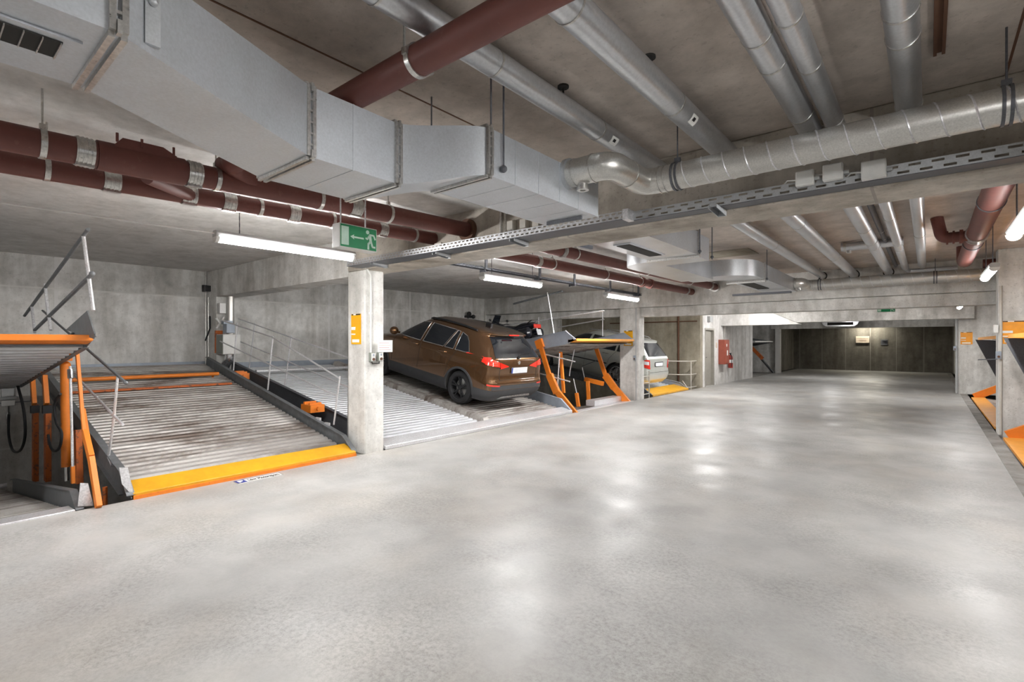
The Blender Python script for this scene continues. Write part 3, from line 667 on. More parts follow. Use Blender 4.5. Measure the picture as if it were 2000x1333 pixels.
# junction boxes
def jbox(px, py, w, h, mat, lab, grp, y=3.98, d=0.05):
    c = oy(px, py, y)
    b_ = thing('junction_box', lab, 'junction box', (c.x, y+d/2, c.z-h/2), grp)
    MB().box((c.x-w/2, y, c.z-h/2), (c.x+w/2, y+d, c.z+h/2)).build('body', mat, b_, bevel=0.006)
    MB().box((c.x-w/2+0.006, y-0.006, c.z-h/2+0.006), (c.x+w/2-0.006, y, c.z+h/2-0.006)).build('lid', mat, b_, bevel=0.003)
    return b_, c
for i, (px, py, w_, h_) in enumerate(((1571, 347, 0.11, 0.10), (1626, 335, 0.115, 0.105), (1706, 330, 0.13, 0.115))):
    bx, c = jbox(px, py, w_, h_, 'white_plastic', ('smallest of the three white junction boxes on the right of the cable tray', 'middle one of the three white junction boxes on the right of the cable tray', 'largest white junction box, nearest the viewer on the cable tray')[i], 'white junction boxes on the cable tray', y=3.90)
    MB().tube([(c.x-w_/2, 3.93, c.z), (c.x-w_/2-0.06, 3.96, c.z+0.015), (c.x-w_/2-0.12, 4.02, c.z-0.03)], 0.005, 6).build('cable', 'white_plastic', bx)
    MB().cyl((c.x+w_/2, 3.93, c.z-0.01), (c.x+w_/2+0.03, 3.93, c.z-0.01), 0.012, 8).build('gland', 'grey_plastic', bx)
for i, px in enumerate((996, 1021, 1046)):
    bx, c = jbox(px, 440-3*i, 0.09, 0.10, 'beige_plastic', ('small beige junction box above the perforated tray, beside the steel conduit', 'small beige junction box in the middle of three above the perforated tray', 'small beige junction box above the tray, tucked against the rectangular duct')[i], 'beige junction boxes above the tray', y=4.06)
    m = MB()
    for k in (-0.03, 0, 0.03): m.cyl((c.x+k, 4.08, c.z-0.05), (c.x+k, 4.08, TZ+0.02), 0.006, 6)
    m.build('cable', 'grey_plastic', bx)
MB().cyl((-3.52, 4.08, TZ), (-3.52, 4.08, ZC), 0.017, 10).cyl((-3.46, 4.08, TZ), (-3.46, 4.08, ZC), 0.012, 8).build('conduit', 'steel_band', None, label='pair of short steel conduits rising from the tray to the ceiling', cat='conduit')
MB().box((-4.38, 3.90, TZ+0.004), (-4.26, 3.98, TZ+0.10)).build('tray_cover', 'beige_plastic', None, label='pale box on the cable tray below the end of the lower brown pipe', cat='box', bevel=0.006)
# slotted channel in bay 2
t = thing('cable_channel', 'dark slotted cable channel hung on brackets above the brown car', 'cable tray', (-6.0, 9, 2.86))
m = MB().box((-6.03, 4.6, 2.82), (-5.97, Y2, 2.828)).box((-6.03, 4.6, 2.82), (-6.027, Y2, 2.875))
y = 4.6
while y < Y2-0.1: m.box((-5.973, y, 2.82), (-5.970, y+0.05, 2.875)); y += 0.075
m.box((-5.973, 4.6, 2.82), (-5.970, Y2, 2.835)).box((-5.973, 4.6, 2.862), (-5.970, Y2, 2.875))
m.build('channel', 'dark_steel', t, fix=False)
for px in (945, 1050, 1118, 1188, 1243):
    y = ox(px, 560, -6.0).y
    MB().box((-6.03, y-0.03, 2.79), (-5.93, y+0.03, 2.83)).box((-5.96, y-0.025, 2.8), (-5.93, y+0.025, ZB-0.003)).box((-6.08, y-0.025, 2.78), (-6.05, y+0.025, 2.9)).build('bracket', 'dark_steel', t)

# ------------------------------------------------------------------ exit signs
def exit_sign(name, label, o, right, up, w, h, depth, rods, hang_to):
    o, right, up = Vector(o), Vector(right), Vector(up); n = right.cross(up)
    P = lambda u, v, e=0.0: o + right*(u*w) + up*(v*h) + n*e
    t = thing(name, label, 'sign', o)
    MB().hexa([P(0,0,-depth), P(1,0,-depth), P(1,1,-depth), P(0,1,-depth)], [P(0,0), P(1,0), P(1,1), P(0,1)]).build('housing', 'white_plastic', t, bevel=0.004)
    MB().hexa([P(.02,.04), P(.98,.04), P(.98,.96), P(.02,.96)], [P(.02,.04,.002), P(.98,.04,.002), P(.98,.96,.002), P(.02,.96,.002)]).build('panel', 'exit_green', t)
    def shape(nm, pl, e=.0035):
        return MB().prism([P(u, v, .002) for u, v in pl], n*(e-.002)).build(nm, 'exit_mint', t)
    shape('door_symbol', [(.04,.12), (.23,.12), (.23,.88), (.04,.88)])
    shape('arrow_symbol', [(.27,.5), (.37,.6), (.36,.53), (.63,.53), (.63,.46), (.36,.46), (.37,.4)])
    m = MB()
    hd = [(.735+.045*math.cos(2*math.pi*k/14), .80+.085*math.sin(2*math.pi*k/14)) for k in range(14)]
    def seg(a, b_, wd):
        ax, ay = a; bx, by = b_; dx, dy = (bx-ax)*w, (by-ay)*h; L = math.hypot(dx, dy); nx, ny = -dy/L*wd/w*w, dx/L*wd
        m.prism([P(ax+nx/w, ay+ny/h, .002), P(bx+nx/w, by+ny/h, .002), P(bx-nx/w, by-ny/h, .002), P(ax-nx/w, ay-ny/h, .002)], n*.0015)
    m.prism([P(u, v, .002) for u, v in hd], n*.0015)
    k = w*0.025
    seg((.80,.68), (.82,.42), k*1.35); seg((.78,.70), (.90,.70), k*.8); seg((.90,.71), (.95,.52), k*.8); seg((.78,.66), (.73,.50), k*.8); seg((.74,.50), (.68,.54), k*.8)
    seg((.81,.42), (.76,.30), k); seg((.755,.34), (.755,.07), k*.95); seg((.83,.42), (.87,.20), k); seg((.86,.20), (.95,.19), k*.85)
    m.build('person_symbol', 'exit_mint', t)
    for u in rods:
        q = P(u, 1, -depth/2); MB().cyl(q, (q.x, q.y, hang_to), 0.006, 8).build('hanger_rod', 'bright_steel', t)
    return t
exit_sign('exit_sign', 'green and white exit sign box with running person hung in front of the first bay', (-3.7, 2.275, 2.335), (0,1,0), (0,0,1), 0.36, 0.20, 0.11, (0.12, 0.78), ZC)
exit_sign('exit_sign', 'small distant green exit sign hung beyond the far beam', (-1.02, 16.0, 2.335), (1,0,0), (0,0,1), 0.38, 0.19, 0.06, (0.2, 0.8), ZC)

# ------------------------------------------------------------------ notices, switches, conduits on columns
def notice(label, o, right, w, h, mat, name='notice_board', split=0):
    o, right, up = Vector(o), Vector(right), Vector((0,0,1)); n = right.cross(up)
    P = lambda u, v, e=0.0: o + right*(u*w) + up*(v*h) + n*e
    t = thing(name, label, 'sign', o, 'operating notices on the columns')
    def q(nm, u0, v0, u1, v1, e0, e1, mt): MB().hexa([P(u0,v0,e0), P(u1,v0,e0), P(u1,v1,e0), P(u0,v1,e0)], [P(u0,v0,e1), P(u1,v0,e1), P(u1,v1,e1), P(u0,v1,e1)]).build(nm, mt, t)
    q('panel', 0, 0, 1, 1, 0.001, .008, mat)
    q('heading_strip', .05, .955, .95, .995, .008, .0095, 'sign_black'); q('heading_strip', .25, .955, .5, .995, .0095, .0105, 'sign_white')
    q('text_block', .03, .47, .45, .57, .008, .0095, 'sign_white'); q('text_block', .03, .31, .45, .35, .008, .0095, 'sign_white'); q('text_block', .12, .06, .85, .16, .008, .0095, 'sign_white')
    for k in range(4): q('text_line', .06, .66+.06*k, .9, .665+.06*k+.008, .008, .009, 'amber_paint')
    return t
notice('yellow notice board on the near left column', (-6.37, Y1-0.001, 1.53), (1,0,0), 0.235, 0.43, 'sign_yellow')
c = oy(1219, 676, Y2); notice('yellow notice board on the second left column, partly behind the raised platform', (c.x, Y2-0.001, c.z), (1,0,0), 0.26, 0.42, 'sign_yellow')
c = oy(1956, 672, 11.7); notice('large orange notice board on the near right column', (c.x, 11.699, c.z), (1,0,0), 0.30, 0.38, 'sign_orange')
c = oy(1876, 673, 20.4); notice('small orange notice board on the far right column', (c.x, 20.399, c.z), (1,0,0), 0.27, 0.37, 'sign_orange')
def switch(label, p, n_axis, group='key switches on the columns'):
    x, y, z = p; t = thing('key_switch', label, 'switch', p, group)
    if n_axis == 'x':
        MB().box((x, y-0.035, z), (x+0.06, y+0.035, z+0.13)).build('housing', 'green_grey', t, bevel=0.006)
        MB().box((x+0.06, y-0.03, z+0.01), (x+0.068, y+0.03, z+0.12)).build('face_plate', 'white_plastic', t)
        MB().cyl((x+0.066, y, z+0.035), (x+0.08, y, z+0.035), 0.02, 14).build('knob', 'rust', t)
        MB().box((x+0.068, y-0.012, z+0.08), (x+0.072, y+0.012, z+0.11)).build('label_strip', 'blue_grey_plate', t)
    else:
        MB().box((x-0.035, y-0.06, z), (x+0.035, y, z+0.13)).build('housing', 'blue_grey_plate', t, bevel=0.006)
        MB().cyl((x, y-0.06, z+0.04), (x, y-0.08, z+0.04), 0.018, 12).build('knob', 'rust', t)
    return t
c1, c2 = ox(724, 707, XL), ox(739, 706, XL)
switch('grey key switch at the foot of the conduit on the near left column', (XL, c1.y, c1.z), 'x')
switch('key switch under the paper notice on the near left column', (XL, c2.y, c2.z), 'x')
MB().tube([(XL+0.02, c1.y, c1.z), (XL+0.02, c1.y+0.02, c1.z-0.03), (XL+0.02, c2.y, c2.z-0.03), (XL+0.02, c2.y, c2.z)], 0.008, 6).build('switch_cable', 'black_plastic', None, label='short black cable looped between the two key switches on the near left column', cat='cable')
p = MB().box((XL+0.055, c2.y-0.05, c2.z+0.13), (XL+0.06, c2.y+0.2, c2.z+0.3)).build('paper_notice', 'sign_white', None, label='white paper notice with red lines above the key switch on the near left column', cat='sign')
m = MB()
for k in range(4): m.box((XL+0.06, c2.y-0.03, c2.z+0.16+k*0.032), (XL+0.0612, c2.y+0.17-0.03*(k % 2), c2.z+0.164+k*0.032))
o = m.build('text_line', 'red_enamel', p)
MB().tube([(XL+0.02, c1.y-0.01, c1.z+0.13), (XL+0.02, c1.y-0.01, 2.5), (XL+0.02, Y1+0.02, 2.58), (XL+0.02, Y1-0.02, 2.62)], 0.013, 8).box((XL, c1.y-0.03, 1.95), (XL+0.03, c1.y+0.01, 1.98)).build('conduit', 'white_plastic', None, label='pale vertical conduit down the aisle face of the near left column', cat='conduit')
for px, lab in ((1241, 'key switch on the second left column beside the vertical conduit'), (1257, 'key switch at the edge of the second left column facing the white car')):
    q = oy(px, 704, Y2) if px < 1249 else ox(px, 704, XL)
    switch(lab, (min(q.x, XL-0.04), Y2, q.z) if px < 1249 else (XL, q.y, q.z), 'y' if px < 1249 else 'x')
MB().cyl((XL-0.08, Y2-0.02, 0), (XL-0.08, Y2-0.02, 2.5), 0.014, 8).build('conduit', 'grey_plastic', None, label='grey vertical conduit on the second left column', cat='conduit')
MB().cyl((XR+0.03, 11.66, 0.02), (XR+0.03, 11.66, 2.5), 0.022, 12).build('conduit', 'beige_plastic', None, label='thick pale vertical pipe at the corner of the near right column', cat='pipe')
switch('dark key switch beside the pale pipe on the near right column', (XR+0.0, 11.64, 1.28), 'y')
MB().box((XR-0.06, 11.6, 1.72), (XR, 11.7, 1.85)).build('junction_box', 'white_plastic', None, label='small white junction box beside the pale pipe of the near right column', cat='junction box', bevel=0.005)
MB().cyl((0.66, 20.36, 0.02), (0.66, 20.36, 2.28), 0.03, 10).build('conduit', 'grey_plastic', None, label='grey vertical pipe at the corner of the far right column', cat='pipe')
switch('key switch beside the grey pipe at the far right column', (0.62, 20.34, 1.32), 'y')
q = oz(485, 940, 0.0)
# floor plate
a_, b_ = oz(450, 940, 0.0), oz(530, 925, 0.0)
x0, ya, yb = XL+0.10, a_.y, b_.y+0.05
t = thing('parking_sign', 'small white and blue parking plate on the floor at the yellow platform edge', 'sign', (x0+0.06, (ya+yb)/2, 0))
MB().box((x0, ya, 0.001), (x0+0.125, yb, 0.008)).build('plate', 'sign_white', t)
m = MB().box((x0, ya, 0.008), (x0+0.004, yb, 0.0095)).box((x0+0.121, ya, 0.008), (x0+0.125, yb, 0.0095)).box((x0, yb-0.004, 0.008), (x0+0.125, yb, 0.0095)); m.build('border', 'sign_black', t)
MB().box((x0, ya, 0.008), (x0+0.125, ya+0.1, 0.0095)).build('blue_field', 'sign_blue', t)
text_part('P', 0.11, (x0+0.1, ya+0.02, 0.0095), (0,1,0), (-1,0,0), 'sign_white', t, 'letter')
text_part('Löw Motorsport', 0.095, (x0+0.095, ya+0.125, 0.0085), (0,1,0), (-1,0,0), 'sign_black', t, squeeze=(yb-ya-0.15)/0.65)

# ------------------------------------------------------------------ lifts
def zt(x, z0, s): return z0 + s*(XL - x)
def deck(parent, y0, y1, xa, xb, z0, s, mat, pitch=0.115, amp=0.032, name='deck'):
    prof = []; x = xa
    while x > xb:
        for dx, h in ((0, 0), (0.30, 0), (0.42, 1), (0.88, 1)):
            xx = x - dx*pitch; prof.append((xx, zt(xx, z0, s) + amp*h - amp))
        x -= pitch
    a = [Vector((p[0], y0, p[1])) for p in prof]; b = [Vector((p[0], y1, p[1])) for p in prof]
    a2 = [v - Vector((0,0,0.02)) for v in a]; b2 = [v - Vector((0,0,0.02)) for v in b]
    m = MB(); m.grid([a, b, b2, a2, a]); return m.build(name, mat, parent, ang=20)
def side(parent, y, xa, xb, z0, s, h0=-0.12, h1=0.16, w=0.05, mat='beam_steel', flange=0.05, sgn=1, name='side_beam', **kw):
    m = MB(); Z = lambda x: zt(x, z0, s)
    fr_ = xa - 0.28
    m.prism([(xa, y, Z(xa)+h0*0.3), (fr_, y, Z(fr_)+h0), (xb, y, Z(xb)+h0), (xb, y, Z(xb)+h1), (fr_, y, Z(fr_)+h1), (xa-0.02, y, Z(xa)+0.01)], (0, 0.008, 0))
    m.bar((fr_, y, Z(fr_)+h1), (xb, y, Z(xb)+h1), w, 0.01); m.bar((fr_, y, Z(fr_)+h0), (xb, y, Z(xb)+h0), w, 0.01)
    m.bar((fr_, y, Z(fr_)+h1), (xa, y, Z(xa)+0.0), w, 0.01)
    return m.build(name, mat, parent, **kw)
def lip(parent, y0, y1, xa, z0, s, mat, dep=0.28, name='edge_plate'):
    Z = lambda x: zt(x, z0, s)
    m = MB().hexa([(xa, y0, Z(xa)-0.04), (xa, y1, Z(xa)-0.04), (xa, y1, Z(xa)+0.015), (xa, y0, Z(xa)+0.015)], [(xa-dep, y0, Z(xa-dep)-0.04), (xa-dep, y1, Z(xa-dep)-0.04), (xa-dep, y1, Z(xa-dep)+0.035), (xa-dep, y0, Z(xa-dep)+0.035)])
    return m.build(name, mat, parent, bevel=0.006)

# lift in first bay: platform 1 rises to the rear
LG = 'car lifts along the aisle'
L1 = thing('parking_lift', 'car lift with a dirty empty platform and yellow front edge in the first bay', 'car lift', (XL-2.5, 2.7, 0), LG)
z0, s = 0.045, 0.203
MB().prism([tuple(ox(px_, py_, XL-0.03)) for px_, py_ in ((233, 914), (250, 914), (262, 972), (238, 946))], (-0.01, 0, 0)).build('end_plate', 'bright_steel', L1)
deck(L1, 1.50, 3.93, XL-0.26, XB+0.45, z0, s, 'dirty_deck')
lip(L1, 1.46, 3.97, XL+0.0, z0, s, 'yellow_paint')
MB().box((XL-0.012, 1.46, -0.06), (XL+0.012, 3.97, 0.035)).build('edge_face', 'orange_paint', L1)
side(L1, 3.97, XL-0.02, XB+0.4, z0, s, -0.12, 0.14, 0.07)
side(L1, 1.44, XL+0.0, XB+0.4, z0, s, -0.10, 0.14, 0.07)
def stop(parent, y0, y1, x, z0, s, mat, mat2=None, h=0.10):
    z = zt(x, z0, s)
    MB().cyl((x, y0, z+h), (x, y1, z+h), 0.032, 12).build('wheel_stop', mat, parent)
    for y in (y0+0.05, y1-0.05): MB().tube([(x, y, z+h), (x-0.12, y, z+h), (x-0.15, y, z)], 0.02, 8).build('stop_bracket', mat, parent)
stop(L1, 1.6, 3.75, -10.15, z0, s, 'orange_paint')
MB().bar((-9.75, 1.6, zt(-9.75, z0, s)+0.02), (-9.75, 3.8, zt(-9.75, z0, s)+0.02), 0.14, 0.03, (0,0,1)).build('chock_plate', 'rusty_orange', L1)
def yp(px, py, y): return tuple(oy(px, py, y))
yr = 4.0
for pl in ([(433, 626), (532, 659), (664, 740)], [(430, 667), (496, 698), (659, 774)]): MB().tube([yp(p[0], p[1], yr) for p in pl], 0.013, 8).build('handrail', 'bright_steel', L1)
for pl in ([(664, 735), (652, 830)], [(533, 657), (523, 762)], [(463, 631), (456, 724)]): MB().tube([yp(p[0], p[1], yr) for p in pl], 0.013, 8).build('rail_post', 'bright_steel', L1)
yl = 1.42
MB().tube([yp(83, 607, yl), yp(245, 747, yl)], 0.014, 8).ball(yp(246, 748, yl), 0.02).build('handrail', 'beam_steel', L1)
MB().tube([yp(148, 735, yl), yp(240, 830, yl)], 0.014, 8).build('handrail', 'bright_steel', L1)
MB().tube([yp(230, 733, yl), yp(222, 822, yl), yp(212, 893, yl), yp(219, 910, yl)], 0.013, 8).build('rail_post', 'bright_steel', L1)
for (xx, yy) in ((-6.75, 4.02), (-7.0, 4.02)): MB().box((xx, 3.975, zt(xx, z0, s)+0.15), (xx-0.12, 4.0, zt(xx, z0, s)+0.19)).build('lug', 'bright_steel', L1)
MB().cyl((XL-0.55, 1.35, PIT), (XL-0.55, 1.35, 0.05), 0.022, 8).build('support_post', 'rusty_orange', L1)
m = MB()
for k in range(4): m.bar((XL-0.3-k*0.35, 1.5, -0.55-0.08*k), (XL-0.3-k*0.35, 3.9, -0.55-0.08*k), 0.2, 0.03)
m.build('lower_deck', 'dark_steel', L1)
# orange machinery seen in the gap beside the column
for (px, py, w_) in ((612, 797, 0.3), (470, 735, 0.28)):
    q = oy(px, py, 4.25)
    m = MB().box((q.x-w_/2, 4.12, q.z-0.06), (q.x+w_/2, 4.36, q.z+0.06)).box((q.x-w_/2+0.04, 4.14, q.z+0.06), (q.x-w_/2+0.08, 4.34, q.z+0.1)).box((q.x+w_/2-0.1, 4.14, q.z+0.06), (q.x+w_/2-0.06, 4.34, q.z+0.09)).cyl((q.x-w_/2-0.05, 4.24, q.z), (q.x+w_/2+0.05, 4.24, q.z), 0.03, 10)
    m.build('slide_bearing', 'orange_paint', L1)

# lift 2: double platform with the brown car
L2 = thing('parking_lift', 'wide car lift with clean corrugated steel platform carrying the brown car', 'car lift', (XL-2.5, 7, 0), LG)
z2, s2_ = 0.04, 0.180
deck(L2, 4.50, 6.80, XL-0.24, XB+0.35, z2, s2_, 'clean_deck')
deck(L2, 7.04, 9.38, XL-0.24, XB+0.35, z2, s2_, 'dirty_deck')
lip(L2, 4.46, 9.42, XL+0.0, z2, s2_, 'bright_steel', 0.26)
m = MB(); Z = lambda x: zt(x, z2, s2_)
m.hexa([(XL-0.22, 6.82, Z(XL)-0.0), (XL-0.22, 7.04, Z(XL)-0.0), (XL-0.32, 6.99, Z(XL)+0.12), (XL-0.32, 6.87, Z(XL)+0.12)], [(XB+0.35, 6.80, Z(XB+.35)-0.02), (XB+0.35, 7.04, Z(XB+.35)-0.02), (XB+0.35, 6.99, Z(XB+.35)+0.09), (XB+0.35, 6.87, Z(XB+.35)+0.09)])
m.build('centre_ridge', 'dirty_deck', L2, label='low ridge between the two wheel tracks')
side(L2, 9.42, XL-0.02, XB+0.35, z2, s2_, -0.08, 0.20, 0.05, 'blue_grey_plate')
side(L2, 4.46, XL-0.4, XB+0.35, z2, s2_, -0.14, 0.16, 0.07, 'dark_steel')
stop(L2, 4.6, 6.9, -10.55, z2, s2_, 'bright_steel', h=0.12)
yr = 4.5
MB().tube([yp(466, 623, yr), yp(685, 701, yr)], 0.012, 8).build('handrail', 'bright_steel', L2)
MB().tube([yp(463, 665, yr), yp(685, 758, yr)], 0.012, 8).build('handrail', 'bright_steel', L2)
for pl in ([(498, 631), (486, 723), (493, 741)], [(569, 656), (556, 758), (564, 780)]): MB().tube([yp(p[0], p[1], yr) for p in pl], 0.012, 8).build('rail_post', 'bright_steel', L2)
m = MB().cyl((XL-0.3, 4.42, -0.1), (XL-0.3, 4.42, 0.25), 0.05, 12).box((XL-0.36, 4.4, 0.0), (XL-0.24, 4.47, 0.12)); m.build('hinge', 'orange_paint', L2)

# raised platform helper (lifts 0 and 3 and the far right ones)
def raised(parent, y0, y1, z0, s, xb, edge='amber_paint', sm='beam_steel', sh=0.16):
    deck(parent, y0+0.04, y1-0.04, XL-0.2, xb, z0, s, 'clean_deck' if y0 < 0 else 'dirty_deck', pitch=0.21, amp=0.05, name='upper_deck')
    lip(parent, y0, y1, XL+0.0, z0, s, edge, 0.24)
    for y in (y0, y1):
        side(parent, y, XL-0.02, xb, z0, s, -0.06, sh, 0.05, sm)
    for x in (XL-0.9, XL-2.6): MB().bar((x, y0, zt(x, z0, s)-0.045), (x, y1, zt(x, z0, s)-0.045), 0.10, 0.025, (0,0,1)).build('cross_beam', 'orange_paint', parent)
L0 = thing('parking_lift', 'raised car lift with orange hydraulic cylinder at the left edge of the photo', 'car lift', (XL-2.5, 0, 0), LG)
zu, su = 1.61, -0.146
raised(L0, -1.35, 1.15, zu, su, -10.7, 'orange_paint')
deck(L0, -1.3, 1.02, XL-0.26, XB+0.4, 0.0, su, 'dirty_deck', name='lower_deck')
lip(L0, -1.35, 1.02, XL, 0.0, su, 'bright_steel')
side(L0, 1.06, XL-0.04, XB+1.2, 0.0, su, -0.05, 0.17, 0.06, 'beam_steel')
MB().prism([tuple(ox(px_, py_, XL-0.06)) for px_, py_ in ((157, 944), (172, 945), (183, 989), (152, 990))], (-0.01, 0, 0)).build('end_plate', 'bright_steel', L0)
MB().cyl((XB+1.0, -1.3, zt(XB+1.0, 0, su)+0.08), (XB+1.0, 1.02, zt(XB+1.0, 0, su)+0.08), 0.035, 12).build('wheel_stop', 'bright_steel', L0)
yk = 1.24
def strut(parent, pts, y, w=0.07, d=0.05, mat='orange_paint', name='strut'):
    m = MB(); q = [Vector(yp(p[0], p[1], y)) for p in pts]
    for a, b in zip(q[:-1], q[1:]): m.bar(a, b, d, w, (0,1,0)) if False else m.bar(a, b, w, d, (0,1,0))
    return m.build(name, mat, parent, bevel=0.003)
MB().tube([yp(128, 716, yk), yp(130, 912, yk)], 0.05, 20).ball(yp(128, 714, yk), 0.05).build('hydraulic_cylinder', 'orange_paint', L0)
MB().tube([yp(130, 910, yk), yp(131, 940, yk)], 0.024, 12).build('piston_rod', 'chrome', L0)
MB().tube([yp(137, 716, yk-.06), yp(142, 912, yk-.06)], 0.013, 8).build('guide_tube', 'bright_steel', L0)
MB().tube([yp(137, 722, yk-.06), yp(138, 740, yk-.06)], 0.026, 10).build('guide_tube_head', 'chrome', L0)
strut(L0, [(150, 682), (165, 855)], 1.18, 0.045, 0.03)
strut(L0, [(166, 845), (178, 895), (193, 992)], 1.18, 0.09, 0.045)
strut(L0, [(163, 800), (178, 892)], 1.22, 0.04, 0.03)
strut(L0, [(152, 840), (155, 945)], 1.3, 0.11, 0.06, 'rusty_orange', 'column_post')
strut(L0, [(142, 910), (143, 945)], 1.22, 0.07, 0.03, 'orange_paint', 'spindle')
for px, y in ((64, 1.2), (88, 1.2)):
    strut(L0, [(px-1, 735), (px+3, 790)], y, 0.10, 0.05, 'orange_paint', 'column_post')
    strut(L0, [(px+5, 790), (px+5, 940)], y+.05, 0.14, 0.06, 'rusty_orange', 'column_post')
    MB().box(*[tuple(Vector(yp(px+3, 800, y)) + Vector(d_)) for d_ in ((-.05, -.04, -.05), (.05, .05, .05))]).build('clevis', 'rubber', L0)
q = Vector(yp(128, 700, yk))
MB().box(q + Vector((-.16, -.06, -.03)), q + Vector((.14, .04, .02))).cyl(q + Vector((-.15, -.1, .03)), q + Vector((-.15, .08, .03)), 0.03, 10).cyl(q + Vector((.1, -.1, .05)), q + Vector((.1, .08, .05)), 0.03, 10).bar(q + Vector((.12, 0, -.02)), q + Vector((.12, 0, .14)), .07, .05).bar(q + Vector((-.13, 0, -.02)), q + Vector((-.13, 0, .1)), .06, .05).build('pivot_block', 'orange_paint', L0)
MB().box(q + Vector((-.3, -.08, -.06)), q + Vector((-.18, .02, 0))).bar(q + Vector((-.2, 0, -.04)), q + Vector((-.12, 0, -.38)), 0.05, 0.03).build('valve_block', 'bright_steel', L0)
def hose(parent, pl, y, r=0.012, name='hose'):
    pts = [Vector(yp(p[0], p[1], y)) for p in pl]; out = []
    for i in range(len(pts)-1):
        p0, p1, p2, p3 = pts[max(i-1, 0)], pts[i], pts[i+1], pts[min(i+2, len(pts)-1)]
        for k in range(6):
            u = k/6; out.append(0.5*((2*p1) + (p2-p0)*u + (2*p0-5*p1+4*p2-p3)*u*u + (3*p1-p0-3*p2+p3)*u**3))
    out.append(pts[-1]); return MB().tube(out, r, 8).build(name, 'rubber', parent)
hose(L0, [(34, 752), (46, 800), (49, 850), (40, 880), (25, 880), (17, 850), (17, 810)], 1.1, 0.017)
hose(L0, [(118, 770), (107, 790), (110, 825), (120, 845), (118, 870), (110, 881), (100, 876), (94, 850)], 1.15, 0.014)
# railings on the raised platform
yr = 1.12
MB().tube([yp(48, 617, yr), yp(126, 511, yr), yp(172, 448, yr)], [0.018, 0.018, 0.016], 10).build('handrail', 'beam_steel', L0)
MB().tube([yp(68, 645, yr), yp(180, 536, yr)], 0.020, 10).ball(yp(180, 535, yr), 0.024).build('handrail', 'beam_steel', L0)
for pl in ([(163, 462), (172, 530), (182, 607)], [(88, 555), (93, 600), (99, 645)], [(62, 598), (68, 650)]): MB().tube([yp(p[0], p[1], yr) for p in pl], 0.016, 8).build('rail_post', 'bright_steel', L0)
MB().prism([yp(128, 645, yr), yp(170, 607, yr), yp(184, 652, yr), yp(182, 662, yr)], (0, 0.01, 0)).build('side_plate', 'beam_steel', L0)
# wall boxes behind
c = ox(15, 775, XB)
t = thing('junction_box', 'grey and white junction box on the pit wall below the raised platform', 'junction box', (XB+0.05, c.y, c.z), None)
MB().box((XB, c.y-0.08, c.z), (XB+0.09, c.y+0.07, c.z+0.14)).box((XB, c.y-0.11, c.z-0.05), (XB+0.06, c.y+0.11, c.z)).build('body', 'grey_plastic', t, bevel=0.006)
MB().box((XB, c.y-0.08, c.z-0.15), (XB+0.08, c.y+0.08, c.z-0.06)).build('lower_box', 'white_plastic', t, bevel=0.005)
MB().cyl((XB+0.04, c.y, c.z-0.45), (XB+0.04, c.y, c.z-0.15), 0.018, 8).cyl((XB+0.04, c.y, c.z-0.36), (XB+0.04, c.y, c.z-0.26), 0.03, 10).build('fitting', 'chrome', t)
MB().tube([(XB+0.02, -1.5, c.z-0.1), (XB+0.02, 1.4, c.z-0.1), (XB+0.02, 1.4, 1.0)], 0.01, 6).build('wall_conduit', 'dark_steel', None, label='dark conduit along the pit wall beside the grey junction box', cat='conduit')

# lift 3 between brown car and second column
L3 = thing('parking_lift', 'raised car lift with orange struts between the brown car and the second left column', 'car lift', (XL-2.5, 11, 0), LG)
raised(L3, 9.6, 12.45, 1.63, -0.17, -10.6, 'amber_paint', 'blue_grey_plate', 0.24)
deck(L3, 9.65, 12.4, XL-0.26, XB+0.5, -0.02, -0.15, 'dirty_deck', name='lower_deck')
lip(L3, 9.6, 12.45, XL, -0.01, -0.15, 'bright_steel')
MB().box((XL-0.55, 10.9, -0.02), (XL-0.30, 12.3, 0.12)).build('front_rail', 'bright_steel', L3)
y = 9.58
strut(L3, [(1056, 676), (1074, 738)], y, 0.11, 0.06); strut(L3, [(1073, 732), (1088, 768)], y, 0.17, 0.08); strut(L3, [(1087, 764), (1126, 812)], y, 0.14, 0.06)
strut(L3, [(1052, 664), (1057, 680)], y, 0.2, 0.09, 'orange_paint', 'bracket_plate')
strut(L3, [(1095, 688), (1101, 768)], 9.9, 0.07, 0.05); strut(L3, [(1148, 745), (1150, 785)], 11.6, 0.09, 0.06); strut(L3, [(1126, 768), (1130, 795)], 10.8, 0.08, 0.06)
y = 12.35
strut(L3, [(1162, 673), (1184, 738)], y, 0.11, 0.06); strut(L3, [(1182, 733), (1200, 758)], y, 0.19, 0.08); strut(L3, [(1198, 755), (1227, 788)], y, 0.17, 0.07)
MB().bar(yp(1143, 741, 12.0), yp(1178, 750, 12.0), 0.1, 0.11, (0,0,1)).build('cross_beam', 'orange_paint', L3)
for a, b, yy, r in (((1055, 690), (1123, 707), 9.6, .015), ((1055, 730), (1113, 746), 9.6, .015), ((1003, 594), (1098, 569), 9.7, .024), ((985, 637), (1180, 607), 10.5, .014), ((1090, 640), (1180, 624), 12.4, .018), ((1105, 646), (1122, 664), 9.6, .012)):
    MB().tube([yp(*a, yy), yp(*b, yy)], r, 8).build('handrail', 'bright_steel' if yy != 9.7 else 'beam_steel', L3)
for pl, yy in (([(1069, 572), (1077, 620), (1084, 668)], 9.65), ([(1177, 605), (1177, 657)], 12.4), ([(1052, 620), (1052, 660)], 11.2), ([(1122, 683), (1113, 725), (1112, 735)], 10.6), ([(1093, 690), (1088, 772)], 9.65), ([(1120, 740), (1131, 790)], 11.0), ([(1137, 718), (1143, 745)], 12.0)):
    MB().tube([yp(*p, yy) for p in pl], 0.013, 8).build('rail_post', 'bright_steel', L3)
